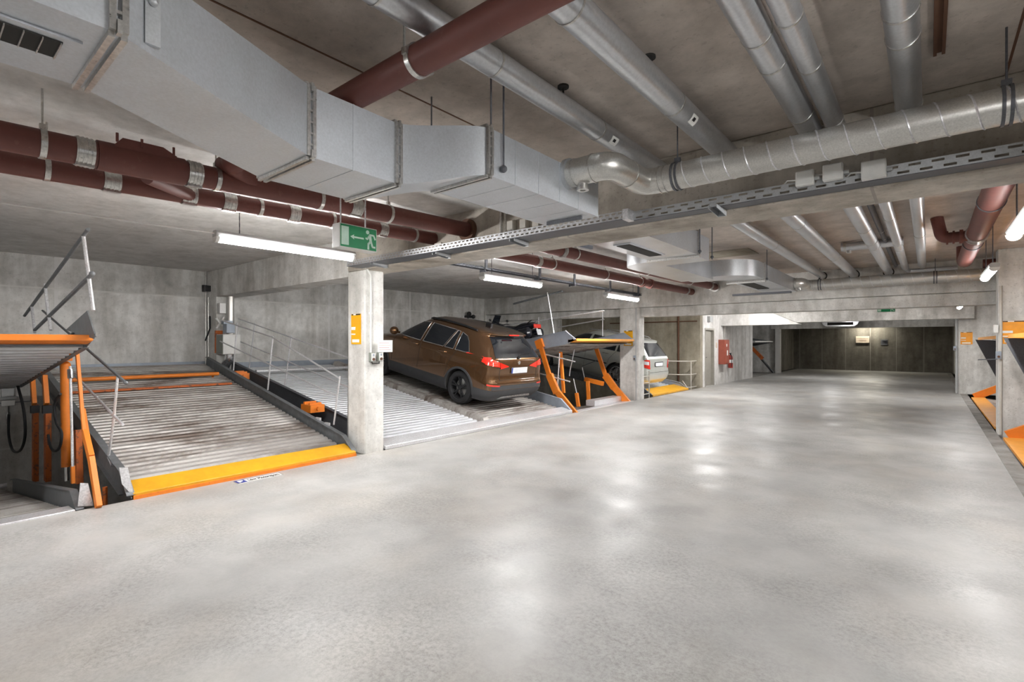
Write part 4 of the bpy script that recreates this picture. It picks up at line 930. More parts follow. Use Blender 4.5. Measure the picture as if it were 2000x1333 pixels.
MB().tube([yp(1167, 704, 12.3), yp(1137, 716, 12.3)], 0.012, 6).build('brace', 'dark_steel', L3)

# lift 4 in the third bay
L4 = thing('parking_lift', 'car lift with yellow front edge carrying the white car beyond the second left column', 'car lift', (XL-2.5, 15, 0), LG)
z4, s4 = 0.05, 0.17
deck(L4, 13.7, 16.35, XL-0.26, XB+0.4, z4, s4, 'clean_deck'); lip(L4, 13.66, 16.4, XL, z4, s4, 'yellow_paint', 0.5)
side(L4, 13.66, XL-0.02, XB+0.4, z4, s4, -0.1, 0.14); side(L4, 16.4, XL-0.02, XB+0.4, z4, s4, -0.1, 0.14, mat='blue_grey_plate')
MB().tube([(XL-0.02, 16.4, 0.05), (XL-0.2, 16.4, 0.3)], 0.012, 6).build('rail_post', 'bright_steel', L4)
t = thing('guard_railing', 'pale tube railing at the end of the third bay beside the door wall', 'railing', (XL-0.3, 17, 0))
for z in (0.05, 0.48, 0.93): MB().tube([(XL-0.12, 17.45, z), (XL-0.12, 16.9, z), (XL-0.5, 16.6, z), (XL-2.2, 16.55, z)], 0.016, 8).build('handrail', 'beige_plastic', t)
for (x, yy) in ((XL-0.12, 16.95), (XL-0.9, 16.58), (XL-1.9, 16.55)): MB().cyl((x, yy, -0.3), (x, yy, 0.95), 0.018, 8).build('rail_post', 'beige_plastic', t)
t = thing('guard_railing', 'pale tube railing between the second left column and the white car', 'railing', (XL-0.3, 13.4, 0))
for z in (0.10, 0.42, 0.6): MB().tube([(XL-0.1, 13.12, z), (XL-0.1, 13.6, z)], 0.014, 8).build('handrail', 'beige_plastic', t)
MB().cyl((XL-0.1, 13.6, -0.2), (XL-0.1, 13.6, 0.75), 0.02, 8).build('rail_post', 'beige_plastic', t)
MB().cyl((-6.8, 17.46, 0.2), (-6.8, 17.46, ZB), 0.035, 10).build('down_pipe', 'rust', None, label='dark vertical pipe on the wall at the end of the third bay', cat='pipe')
MB().tube([(-9.5, 17.47, 2.3), (XL-0.1, 17.47, 2.3)], 0.02, 8).build('wall_pipe', 'rust', None, label='thin horizontal pipe high on the wall at the end of the third bay', cat='pipe')

# far bay lift with blue car hint
L5 = thing('parking_lift', 'distant raised lift platform in the bay beyond the white wall', 'car lift', (XL-2, 26, 0), LG)
zz, ss = 1.62, -0.05
deck(L5, 24.7, 28.0, XL-0.2, XB+0.7, zz, ss, 'clean_deck'); lip(L5, 24.65, 28.05, XL, zz, ss, 'bright_steel', 0.2)
MB().prism([(XL, 28.05, zz), (XL-1.6, 28.05, zz+0.28), (XL-3.5, 28.05, zz+0.1), (XL-3.5, 28.05, zz-0.05)], (0, 0.03, 0)).build('side_plate', 'beam_steel', L5)
MB().prism([(XL, 28.0, zz-0.05), (XL-3.5, 28.0, zz-0.05), (XL-3.5, 28.0, zz-0.8)], (0, 0.03, 0)).build('side_plate', 'dark_steel', L5)
MB().bar((XL-1.0, 27.5, 1.45), (XL-0.35, 27.5, 0.75), 0.16, 0.08, (0,1,0)).build('strut', 'rusty_orange', L5)
MB().bar((XL-0.45, 27.6, 0.75), (XL-0.1, 28.6, 0.0), 0.1, 0.06).build('strut', 'beam_steel', L5)

# right hand lifts
def right_lift(label, y0, y1, yt):
    t = thing('parking_lift', label, 'car lift', (XR+2, y0, 0), LG)
    # raised platform, seen as a dark wedge with an amber edge
    zt_ = 1.65
    MB().hexa([(XR+0.05, y0, zt_-0.03), (XR+0.05, yt, zt_-0.03), (XR+0.05, yt, zt_+0.03), (XR+0.05, y0, zt_+0.03)], [(XR+0.35, y0, zt_+0.02), (XR+0.35, yt, zt_+0.02), (XR+0.35, yt, zt_+0.07), (XR+0.35, y0, zt_+0.07)]).build('edge_plate', 'amber_paint', t)
    MB().hexa([(XR+0.30, y0, zt_-0.02), (XR+0.30, yt, zt_-0.02), (XR+0.30, yt, zt_+0.02), (XR+0.30, y0, zt_+0.02)], [(XR+5.2, y0, zt_-0.85), (XR+5.2, yt, zt_-0.85), (XR+5.2, yt, zt_-0.8), (XR+5.2, y0, zt_-0.8)]).build('upper_deck', 'beam_steel', t)
    MB().prism([(XR+0.0, yt, zt_-0.02), (XR+0.6, yt, zt_-1.5), (XR+1.3, yt, zt_-1.5), (XR+1.3, yt, zt_-0.1)], (0, 0.03, 0)).build('side_plate', 'dark_steel', t)
    MB().hexa([(XR+0.02, y0, 0), (XR+0.02, y1, 0), (XR+0.02, y1, 0.04), (XR+0.02, y0, 0.04)], [(XR+0.3, y0, 0.0), (XR+0.3, y1, 0.0), (XR+0.3, y1, 0.05), (XR+0.3, y0, 0.05)]).build('lower_edge_plate', 'amber_paint', t)
    MB().hexa([(XR+0.30, y0, 0.0), (XR+0.30, y1, 0.0), (XR+0.30, y1, 0.03), (XR+0.30, y0, 0.03)], [(XR+5.2, y0, -0.7), (XR+5.2, y1, -0.7), (XR+5.2, y1, -0.67), (XR+5.2, y0, -0.67)]).build('lower_deck', 'dirty_deck', t)
    MB().bar((XR+0.08, y1+0.05, 0.05), (XR+1.8, y1+0.05, 1.0), 0.10, 0.18, (0,0,1)).build('strut', 'orange_paint', t)
    return t
right_lift('raised car lift with orange strut behind the near right column', 12.5, 18.9, 17.0)
right_lift('raised car lift with orange strut cut by the right edge of the photo', 6.2, 11.2, 10.9)
MB().bar((XR+0.05, 11.72, 1.28), (XR-0.22, 12.1, 1.25), 0.016, 0.016).build('lever', 'dark_steel', None, label='thin dark rod sticking out by the near right column', cat='rod')
struct('trim_7', MB().box((XR-0.16, -5, 0.0), (XR, 34, 0.004)), 'strip_concrete')

# ------------------------------------------------------------------ blower in the rear corner
x, y = XB+0.56, Y1
t = thing('heater_unit', 'pale box heater unit with silver flue pipe in the rear corner of the first bay', 'heater', (x+0.1, y+0.15, 1.3))
MB().box((x, y-0.02, 1.32), (x+0.34, y+0.31, 1.72)).build('casing', 'white_plastic', t, bevel=0.008)
MB().box((x, y-0.025, 1.33), (x+0.33, y-0.02, 1.71)).build('side_panel', 'green_grey', t)
MB().box((x-0.06, y-0.03, 1.34), (x, y+0.1, 1.8)).build('side_bracket', 'rusty_orange', t)
MB().cyl((x+0.12, y+0.2, 1.72), (x+0.12, y+0.2, 2.5), 0.07, 18).build('flue_pipe', 'spiral_sheet', t)
MB().box((x+0.12, y+0.06, 1.75), (x+0.3, y+0.22, 1.93)).box((x+0.14, y+0.02, 1.93), (x+0.26, y+0.2, 2.0)).build('control_box', 'blue_grey_plate', t, bevel=0.005)
m = MB().tube(bend([(x+0.2, y+0.15, 1.33), (x+0.2, y+0.15, 1.22), (x+0.1, y+0.1, 1.08), (x+0.1, y+0.1, 0.9)], 0.08), 0.085, 18); o = m.build('flexible_duct', 'alloy', t)
t = thing('pump_controls', 'white control box with crossed pipes above the heater unit in the rear corner', 'control box', (x, y, 2.1))
MB().box((x, y+0.0, 2.15), (x+0.12, y+0.12, 2.36)).build('box', 'white_plastic', t, bevel=0.005)
MB().cyl((x+0.03, y-0.04, 2.05), (x+0.03, y+0.12, 1.86), 0.022, 8).cyl((x+0.03, y+0.12, 2.08), (x+0.03, y-0.03, 1.84), 0.022, 8).build('pipe_cross', 'white_plastic', t)
MB().tube([(XB+0.2, y-0.04, 2.5), (XB+0.2, y-0.04, 0.8)], 0.012, 8).tube([(XB+0.06, y-0.04, ZB), (XB+0.06, y-0.04, 0.8)], 0.012, 8).build('conduit', 'steel_band', None, label='pair of slim vertical conduits in the rear corner of the first bay', cat='conduit')
MB().tube([(XB+0.25, y-0.03, 2.1), (XB+0.35, y-0.06, 1.85), (XB+0.1, y-0.06, 1.6)], 0.016, 8).build('corner_hose', 'rubber', None, label='black hose hanging beside the white control box', cat='hose')
m = MB().box((XB+0.1, y-0.1, 2.62), (XB+0.22, y-0.0, 2.74)).cyl((XB+0.05, y-0.06, 2.62), (XB+0.05, y-0.06, 2.76), 0.05, 12)
m.build('wall_sounder', 'black_plastic', None, label='small black device at the beam end in the rear corner of the first bay', cat='device')
MB().cyl((XB+0.08, Y2-0.04, 0.9), (XB+0.08, Y2-0.04, 2.6), 0.02, 8).build('conduit', 'beige_plastic', None, label='pale conduit in the rear corner behind the brown car', cat='conduit')
c = ox(912, 620, XB)
m = MB().box((XB, c.y-0.12, c.z-0.02), (XB+0.12, c.y+0.12, c.z+0.05)).ball((XB+0.15, c.y-0.05, c.z+0.1), 0.08).ball((XB+0.15, c.y+0.15, c.z+0.02), 0.07).cyl((XB+0.1, c.y-0.05, c.z-0.15), (XB+0.1, c.y-0.05, c.z+0.1), 0.025, 8)
m.build('pipe_valve', 'black_plastic', None, label='black wall fitting above the roof of the brown car', cat='valve')

# ------------------------------------------------------------------ far fittings
c = ox(1403, 712, XL)
t = thing('hose_cabinet', 'red wall-mounted fire hose cabinet beside the grey door', 'cabinet', (XL, c.y+0.3, c.z+0.05))
MB().box((XL, c.y, c.z), (XL+0.24, c.y+0.5, c.z+0.92)).build('body', 'cabinet_red', t, bevel=0.01)
MB().box((XL+0.24, c.y+0.03, c.z+0.03), (XL+0.255, c.y+0.47, c.z+0.89)).build('door', 'cabinet_red', t)
MB().box((XL+0.255, c.y+0.18, c.z+0.33), (XL+0.258, c.y+0.3, c.z+0.52)).build('sticker', 'sign_white', t); MB().box((XL+0.255, c.y+0.12, c.z+0.66), (XL+0.258, c.y+0.2, c.z+0.76)).build('sticker', 'sign_white', t)
MB().tube([(XL+0.05, c.y+0.6, c.z+0.75), (XL+0.05, c.y+0.6, ZB)], 0.03, 8).build('conduit', 'steel_band', None, label='steel pipes rising above the red cabinet', cat='pipe')
e = ox(1419, 719, XL)
t = thing('fire_extinguisher', 'red fire extinguisher hanging on the white wall beside the red cabinet', 'fire extinguisher', (XL+0.12, e.y, e.z))
MB().lathe((XL+0.13, e.y+0.05, e.z), (0,0,1), [(0.001, 0), (0.085, 0), (0.09, 0.02), (0.09, 0.42), (0.05, 0.5), (0.001, 0.5)], 20).build('cylinder', 'red_enamel', t)
MB().lathe((XL+0.13, e.y+0.05, e.z), (0,0,1), [(0.088, 0.2), (0.092, 0.2), (0.092, 0.32), (0.088, 0.32)], 20).build('label', 'sign_white', t)
MB().cyl((XL+0.13, e.y+0.05, e.z+0.5), (XL+0.13, e.y+0.05, e.z+0.57), 0.025, 10).box((XL+0.1, e.y-0.02, e.z+0.56), (XL+0.15, e.y+0.16, e.z+0.585)).build('valve', 'black_plastic', t)
MB().tube([(XL+0.16, e.y, e.z+0.55), (XL+0.22, e.y-0.06, e.z+0.4), (XL+0.2, e.y-0.05, e.z+0.05)], 0.012, 8).build('hose', 'rubber', t)
p = ox(1384, 624, XL)
MB().box((XL, p.y-0.15, p.z-0.1), (XL+0.1, p.y+0.15, p.z+0.1)).build('wall_vent', 'grey_plastic', None, label='small grey vent box above the grey door', cat='vent')
c = ox(1399, 680, XL)
MB().box((XL, c.y-0.06, c.z), (XL+0.01, c.y+0.08, c.z+0.2)).build('wall_sticker', 'plaque_cream', None, label='small pale notice between the grey door and the red cabinet', cat='sign')
# end wall plaque and small notice
a, b = oy(1672, 670, 34.19), oy(1698, 657, 34.19)
t = thing('wall_plaque', 'pale rectangular plaque lit on the dark end wall', 'sign', (a.x, 34.2, a.z))
MB().box((a.x, 34.12, a.z), (b.x, 34.2, b.z)).build('plate', 'plaque_cream', t)
m = MB(); w_ = b.x-a.x; h_ = b.z-a.z
m.box((a.x+0.03, 34.115, a.z+h_*0.64), (b.x-0.03, 34.12, a.z+h_*0.67))
for k, (u0, u1) in enumerate(((.2, .8), (.3, .75))): m.box((a.x+w_*u0, 34.115, a.z+h_*(0.38-0.14*k)), (a.x+w_*u1, 34.12, a.z+h_*(0.42-0.14*k)))
m.build('engraved_line', 'rust', t)
a = oy(1727, 669, 34.19)
MB().box((a.x-0.15, 34.17, a.z-0.15), (a.x+0.15, 34.2, a.z+0.15)).box((a.x-0.1, 34.1, a.z+0.08), (a.x+0.1, 34.17, a.z+0.12)).build('wall_hook', 'dark_steel', None, label='small dark bracket right of the pale plaque on the end wall', cat='bracket')
# jet fan in front of the end lintel
c = oy(1642, 634, 28.3)
t = thing('ceiling_fan_unit', 'flat dark ventilation unit with bright curved ends hung at the end opening', 'ventilation unit', (c.x, 28.3, c.z))
MB().prism([(c.x-0.75, 28.0, c.z+0.12), (c.x-0.68, 28.0, c.z-0.02), (c.x-0.55, 28.0, c.z-0.1), (c.x+0.55, 28.0, c.z-0.1), (c.x+0.68, 28.0, c.z-0.02), (c.x+0.75, 28.0, c.z+0.12)], (0, 0.8, 0)).build('casing', 'alloy', t, ang=50)
MB().box((c.x-0.5, 27.985, c.z-0.04), (c.x+0.52, 28.0, c.z+0.09)).build('inlet', 'matte_black', t)
m = MB()
for xx in (-.5, .5): m.cyl((c.x+xx, 28.4, c.z+0.1), (c.x+xx, 28.4, ZC), 0.01, 6)
m.build('hanger_rod', 'dark_steel', t)

# ------------------------------------------------------------------ cars
def interp(tab, z):
    if z <= tab[0][0]: return tab[0][1]
    for (a, va), (b, vb) in zip(tab[:-1], tab[1:]):
        if z <= b:
            t = (z-a)/(b-a); return va + (vb-va)*t
    return tab[-1][1]
def sm(tab, z, e=0.018):   # softened profile
    return (interp(tab, z-e) + interp(tab, z) * 2 + interp(tab, z+e)) / 4
class Car:
    def __init__(s, xr, xf, w, pr=13.0, pf=4.5): s.xr, s.xf, s.w, s.pr, s.pf = xr, xf, w, pr, pf
    def dims(s, z):
        a, b, w = sm(s.xr, z), sm(s.xf, z), sm(s.w, z); return a, b, w, (a+b)/2
    def ex(s, z): return s.pr + (5.0 - s.pr) * max(0, min(1, (z-0.95)/0.45)), s.pf
    def side(s, x, z, e=0.0):
        a, b, w, c = s.dims(z); pr, pf = s.ex(z)
        t = abs((x-c)/((b-c) if x > c else (c-a))); t = min(t, 0.9999); p = pf if x > c else pr
        return w*(1 - t**p)**(1/p) + e
    def rear(s, y, z, e=0.0):
        a, b, w, c = s.dims(z); pr, pf = s.ex(z); u = min(abs(y)/w, 0.9999)
        return c - (c-a)*(1 - u**pr)**(1/pr) - e
    def front(s, y, z, e=0.0):
        a, b, w, c = s.dims(z); pr, pf = s.ex(z); u = min(abs(y)/w, 0.9999)
        return c + (b-c)*(1 - u**pf)**(1/pf) + e
    def contour(s, z, n=36, grow=0.0):
        a, b, w, c = s.dims(z); pr, pf = s.ex(z); pts = []
        for q in range(4*n):
            k_, u_ = divmod(q, n); sg_ = 2*u_/n - 1; th = math.pi/2*k_ + math.pi/4*(1 + math.copysign(abs(sg_)**1.9, sg_)); ct, st = math.cos(th), math.sin(th); p = pf if ct > 0 else pr
            r = (abs(ct)**p + abs(st)**p)**(-1/p)
            pts.append(Vector((c + ct*r*((b-c) if ct > 0 else (c-a)) + (grow if ct > 0 else -grow)*abs(ct), st*r*(w+grow), z)))
        return pts
    def shell(s, zs, grow=0.0, cap=(True, True)):
        m = MB(); rows = [s.contour(z, grow=grow) for z in zs]; m.grid(rows, True); n = len(rows[0]); L = len(rows)
        if cap[0]: m.f.append(tuple(range(n-1, -1, -1)))
        if cap[1]: m.f.append(tuple((L-1)*n + k for k in range(n)))
        return m
def patch(lo, hi, fn, n=12, mm=6):
    def rs(pl, t):
        L = [0]
        for a, b in zip(pl[:-1], pl[1:]): L.append(L[-1] + math.hypot(b[0]-a[0], b[1]-a[1]))
        d = t*L[-1]
        for i in range(len(pl)-1):
            if d <= L[i+1] + 1e-9:
                u = (d-L[i])/max(L[i+1]-L[i], 1e-9); return (pl[i][0]+(pl[i+1][0]-pl[i][0])*u, pl[i][1]+(pl[i+1][1]-pl[i][1])*u)
        return pl[-1]
    rows = []
    for j in range(mm+1):
        v = j/mm; r = []
        for i in range(n+1):
            a, b = rs(lo, i/n), rs(hi, i/n); r.append(Vector(fn(a[0]+(b[0]-a[0])*v, a[1]+(b[1]-a[1])*v)))
        rows.append(r)
    return MB().grid(rows)
def cut(mesh_obj, cutters):
    for c in cutters:
        md = mesh_obj.modifiers.new('c', 'BOOLEAN'); md.operation = 'DIFFERENCE'; md.object = c; md.solver = 'EXACT'
    dg = bpy.context.evaluated_depsgraph_get(); dg.update()
    me = bpy.data.meshes.new_from_object(mesh_obj.evaluated_get(dg)); mesh_obj.modifiers.clear(); old = mesh_obj.data; mesh_obj.data = me
    me.shade_smooth(); me.set_sharp_from_angle(angle=R(38)); bpy.data.meshes.remove(old)
def wheel(parent, x, y, sgn, r, rimr, rim_mat, kz=1.0, spokes=5):
    w = bpy.data.objects.new('wheel', None); C.objects.link(w); w.parent = parent; w.location = (x, y, r/kz); w.scale = (1, 1, 1/kz); ax = (0, sgn, 0)
    MB().lathe((0,0,0), ax, [(rimr, -0.2), (r-0.04, -0.21), (r-0.006, -0.185), (r, -0.15), (r, -0.06), (r-0.008, -0.025), (r-0.045, 0.0), (rimr+0.012, -0.004), (rimr, -0.015)], 40).build('tyre', 'rubber', w, local=True)
    rm = MB().lathe((0,0,0), ax, [(rimr, -0.19), (rimr+0.004, -0.015), (rimr-0.012, -0.008), (rimr-0.02, -0.03), (rimr-0.025, -0.17)], 36)
    rm.lathe((0,0,0), ax, [(0.001, -0.03), (0.055, -0.035), (0.06, -0.06), (0.001, -0.07)], 18)
    for k in range(spokes):
        for da in (-0.16, 0.16):
            a = 2*math.pi*k/spokes + 0.3; a1 = a + da
            p0 = Vector((math.cos(a)*0.05, -0.045*sgn, math.sin(a)*0.05)); p1 = Vector((math.cos(a1)*(rimr-0.012), -0.028*sgn, math.sin(a1)*(rimr-0.012)))
            rm.bar(p0, p1, 0.022, 0.028, (0,1,0))
    rm.build('rim', rim_mat, w, local=True)
    MB().lathe((0,0,0), ax, [(0.001, -0.12), (rimr*0.75, -0.12), (rimr*0.75, -0.13), (0.001, -0.13)], 28).build('brake_disc', 'steel_band', w, local=True)
    MB().lathe((0,0,0), ax, [(0.001, -0.15), (rimr, -0.15), (rimr, -0.16), (0.001, -0.16)], 24).build('wheel_back', 'matte_black', w, local=True)
def make_car(name, label, loc, tilt, car, paintm, r, ax_r, ax_f, zcl, rim_mat, rimr=0.23, glass=None, lights=None, rearglass=None, plate=None, ztop=1.54, cladm='car_cladding', belt=1.0, kz=1.0):
    root = thing(name, label, 'car', loc); root.rotation_euler = (0, -tilt, math.pi); root.scale = (1, 1, kz)
    zs = []; z = zcl
    while z < ztop-0.001:
        zs.append(z); z += 0.02 if z < ztop-0.12 else 0.008
    zs.append(ztop-0.001)
    body = car.shell(zs).build('body', paintm, root, local=True, ang=50)
    zs2 = [0.2 + (zcl-0.2)*k/8 for k in range(9)]
    clad = car.shell(zs2, 0.004).build('lower_cladding', cladm, root, local=True, ang=50)
    cs = []
    for ax_ in (ax_r, ax_f):
        for sg in (1, -1):
            me = MB().cyl((ax_, sg*0.55, r), (ax_, sg*1.2, r), r+0.045, 40).mesh('cutter'); me.transform(Matrix.Diagonal((1, 1, 1/kz, 1))); o = bpy.data.objects.new('cutter', me); C.objects.link(o); cs.append(o)
    for o in (body, clad):
        par = o.parent; o.parent = None; cut(o, cs); o.parent = par
    for o in cs: bpy.data.objects.remove(o)
    W = max(v for _, v in car.w)
    for ax_ in (ax_r, ax_f):
        for sg in (1, -1):
            lin = MB(); rows = []
            for k in range(21):
                a = math.pi*k/20*1.16 - 0.08*math.pi; zq = (r+math.sin(a)*(r+0.043))/kz; xq = ax_+math.cos(a)*(r+0.043); rows.append([Vector((xq, sg*0.56, zq)), Vector((xq, sg*(car.side(xq, max(0.22, zq))-0.01), zq))])
            lin.grid(rows).build('arch_liner', 'matte_black', root, local=True)
            tr = []
            for k in range(31):
                a = math.pi*k/30*1.1 - 0.05*math.pi; row = []
                for rr, e in ((r+0.04, -0.01), (r+0.042, 0.012), (r+0.085, 0.012), (r+0.088, -0.004)):
                    xx, zz_ = ax_+math.cos(a)*rr, max(0.2, (r+math.sin(a)*rr)/kz); row.append(Vector((xx, sg*car.side(xx, zz_, e), zz_)))
                tr.append(row)
            MB().grid(tr).build('arch_trim', cladm, root, local=True)
            wheel(root, ax_, sg*(W-0.025), sg, r, rimr, rim_mat, kz)
    return root
def side_fn(car, sg, e): return lambda x, z: (x, sg*car.side(x, z, e), z)
def rear_fn(car, e): return lambda y, z: (car.rear(y, z, e), y, z)
def front_fn(car, e): return lambda y, z: (car.front(y, z, e), y, z)
def side_glass(root, car, wins, frame='chrome', e=0.006):
    for sg in (1, -1):
        for lo, hi in wins:
            g = patch(lo, hi, side_fn(car, sg, e)).build('side_window', 'car_glass', root, local=True)
            m = MB(); loop = list(lo) + list(reversed(hi)); loop.append(loop[0]); pts = []
            for a, b in zip(loop[:-1], loop[1:]):
                for k in range(5): u = k/5; x_, z_ = a[0]+(b[0]-a[0])*u, a[1]+(b[1]-a[1])*u; pts.append((x_, sg*car.side(x_, z_, e+0.002), z_))
            pts.append(pts[0]); m.tube(pts, 0.008, 6, caps=False).build('window_trim', frame, g, local=True)
def seams(root, car, lines):
    for sg in (1, -1):
        m = MB()
        for ln in lines:
            pts = []
            for a, b in zip(ln[:-1], ln[1:]):
                for k in range(8): u = k/8; x_, z_ = a[0]+(b[0]-a[0])*u, a[1]+(b[1]-a[1])*u; pts.append((x_, sg*car.side(x_, z_, 0.001), z_))
            x_, z_ = ln[-1]; pts.append((x_, sg*car.side(x_, z_, 0.001), z_)); m.tube(pts, 0.0035, 5)
        m.build('door_seam', 'matte_black', root, local=True)

X1 = Car(xr=[(0.2, 0.16), (0.3, 0.05), (0.42, 0.0), (0.56, 0.0), (0.62, 0.03), (0.7, 0.05), (0.86, 0.055), (1.0, 0.09), (1.06, 0.15), (1.2, 0.26), (1.36, 0.40), (1.395, 0.41), (1.41, 0.30), (1.44, 0.31), (1.48, 0.55), (1.51, 0.95), (1.53, 1.4), (1.545, 2.0)],
         xf=[(0.2, 4.34), (0.35, 4.44), (0.6, 4.44), (0.76, 4.36), (0.86, 4.2), (0.93, 3.9), (0.98, 3.55), (1.02, 3.3), (1.2, 2.98), (1.38, 2.6), (1.47, 2.4), (1.53, 2.25), (1.545, 2.15)],
         w=[(0.2, 0.84), (0.3, 0.88), (0.45, 0.90), (0.7, 0.90), (0.88, 0.895), (1.0, 0.865), (1.04, 0.845), (1.2, 0.775), (1.38, 0.68), (1.45, 0.63), (1.50, 0.55), (1.53, 0.42), (1.545, 0.15)])
ct = math.atan(s2_)
rear_x = -6.62
car = make_car('suv_car', 'metallic brown estate-style SUV parked nose-in on the steel platform', (rear_x, 8.12, zt(rear_x, z2, s2_)+0.004), ct, X1, 'brown_car_paint', 0.345, 0.86, 3.60, 0.43, 'black_plastic', 0.235, kz=1.07)
side_glass(car, X1, [([(0.70, 1.04), (0.80, 1.02), (1.10, 1.02)], [(0.82, 1.22), (0.92, 1.31), (1.10, 1.36)]), ([(1.16, 1.02), (1.42, 1.02)], [(1.16, 1.365), (1.24, 1.375)]), ([(1.46, 1.02), (2.12, 1.02)], [(1.28, 1.38), (2.06, 1.41)]), ([(2.20, 1.02), (3.05, 1.03)], [(2.14, 1.41), (2.46, 1.38)])])
patch([(-0.70, 1.02), (0.70, 1.02)], [(-0.56, 1.375), (0.56, 1.375)], rear_fn(X1, 0.008), 16, 8).build('rear_window', 'car_glass', car, local=True)
patch([(-0.72, 1.06), (0.72, 1.06)], [(-0.56, 1.42), (0.56, 1.42)], front_fn(X1, 0.008), 16, 8).build('windscreen', 'car_glass', car, local=True)
for sg in (1, -1):
    tl = patch([(sg*0.60, 0.86), (sg*0.865, 0.89)], [(sg*0.60, 0.945), (sg*0.860, 1.03)], rear_fn(X1, 0.012), 14, 6).build('tail_light', 'lens_red', car, local=True)
    patch([(0.13, 0.885), (0.32, 0.93)], [(0.16, 1.03), (0.30, 1.015)], side_fn(X1, sg, 0.010), 8, 4).build('lens_wrap', 'lens_red', tl, local=True)
    patch([(sg*0.34, 0.865), (sg*0.59, 0.825)], [(sg*0.34, 0.875), (sg*0.59, 0.945)], rear_fn(X1, 0.012), 10, 4).build('inner_lens', 'lens_red', tl, local=True)
    for k in range(3): patch([(sg*0.64, 0.885+0.035*k), (sg*0.84, 0.905+0.04*k)], [(sg*0.64, 0.897+0.035*k), (sg*0.84, 0.917+0.04*k)], rear_fn(X1, 0.015), 6, 1).build('light_band', 'lens_bright', tl, local=True)
    patch([(sg*0.60, 0.505), (sg*0.86, 0.515)], [(sg*0.60, 0.53), (sg*0.86, 0.545)], rear_fn(X1, 0.010), 8, 2).build('reflector', 'lens_red', car, local=True)
    pts = [(x_, sg*X1.side(x_, z_, 0.025)*0.97, z_+0.03) for x_, z_ in ((0.75, 1.42), (1.1, 1.455), (1.7, 1.475), (2.2, 1.465), (2.5, 1.42))]
    MB().tube(pts, 0.02, 8).build('roof_rail', 'black_plastic', car, local=True)
    MB().ball((2.98, sg*1.0, 1.10), 0.1, (0.9, 1.1, 0.85)).box((2.93, sg*0.86, 1.05), (3.0, sg*0.95, 1.09)).build('wing_mirror', 'brown_car_paint', car, local=True)
    for x_ in (1.33, 2.25):
        y_ = sg*X1.side(x_, 0.93, 0.0); MB().tube([(x_, y_, 0.93), (x_+0.02, y_+sg*0.035, 0.93), (x_+0.2, y_+sg*0.035, 0.93), (x_+0.22, y_, 0.93)], 0.013, 8).build('door_handle', 'brown_car_paint', car, local=True)
patch([(-0.55, 0.24), (0.55, 0.24)], [(-0.45, 0.30), (0.45, 0.30)], rear_fn(X1, 0.012), 12, 3).build('skid_plate', 'alloy', car, local=True, label='silver lower skid plate')
patch([(-0.875, 0.44), (0.875, 0.44)], [(-0.875, 0.52), (0.875, 0.52)], rear_fn(X1, 0.007), 20, 3).build('rear_bumper', 'car_cladding', car, local=True)
MB().cyl((0.10, -0.5, 0.27), (0.25, -0.5, 0.27), 0.035, 12).build('exhaust', 'chrome', car, local=True)
MB().box((0.292, -0.16, 1.415), (0.31, 0.16, 1.44)).build('brake_light', 'lens_red', car, local=True)
m = MB(); y0_ = 0.26
pl = patch([(-0.26, 0.735), (0.26, 0.735)], [(-0.26, 0.845), (0.26, 0.845)], lambda y, z: (X1.rear(0, z, 0.02), y, z), 2, 1).build('number_plate', 'plate_white', car, local=True, label='blank white number plate with blue band')
patch([(0.215, 0.737), (0.258, 0.737)], [(0.215, 0.843), (0.258, 0.843)], lambda y, z: (X1.rear(0, z, 0.022), y, z), 1, 1).build('plate_band', 'sign_blue', pl, local=True)
MB().cyl((X1.rear(0, .93, 0.0), 0, 0.93), (X1.rear(0, .93, 0.012), 0, 0.93), 0.036, 20).build('badge', 'chrome', car, local=True)
MB().tube([(X1.rear(0, 1.04, .012), 0.0, 1.04), (X1.rear(0, 1.1, .03), -0.1, 1.08), (X1.rear(0.3, 1.1, .025), -0.42, 1.1)], 0.008, 6).cyl((X1.rear(0, 1.02, 0), 0, 1.03), (X1.rear(0, 1.02, .03), 0, 1.03), 0.03, 10).build('rear_wiper', 'black_plastic', car, local=True)
m = MB(); m.tube([(X1.rear(y_, 0.62, 0.001), y_, 0.62 - (0.0 if abs(y_) < 0.5 else (abs(y_)-0.5)*0.0)) for y_ in [k*0.05-0.6 for k in range(25)]], 0.0035, 5)
for sg in (1, -1): m.tube([(X1.rear(sg*0.6, z_, 0.001), sg*0.6, z_) for z_ in (0.62, 0.7, 0.78, 0.9, 1.0)], 0.0035, 5)
m.build('tailgate_seam', 'matte_black', car, local=True)
seams(car, X1, [[(1.05, 1.01), (1.22, 0.75), (1.30, 0.46)], [(2.16, 1.02), (2.18, 0.46)], [(3.08, 1.0), (3.12, 0.7), (3.10, 0.46)]])
for sg in (1, -1): patch([(0.45, 0.875), (3.9, 0.86)], [(0.45, 0.885), (3.9, 0.872)], side_fn(X1, sg, 0.004), 30, 1).build('shoulder_crease', 'brown_car_paint', car, local=True)
MB().box((0.95, -0.03, 1.505), (1.1, 0.03, 1.56)).build('roof_aerial', 'black_plastic', car, local=True)

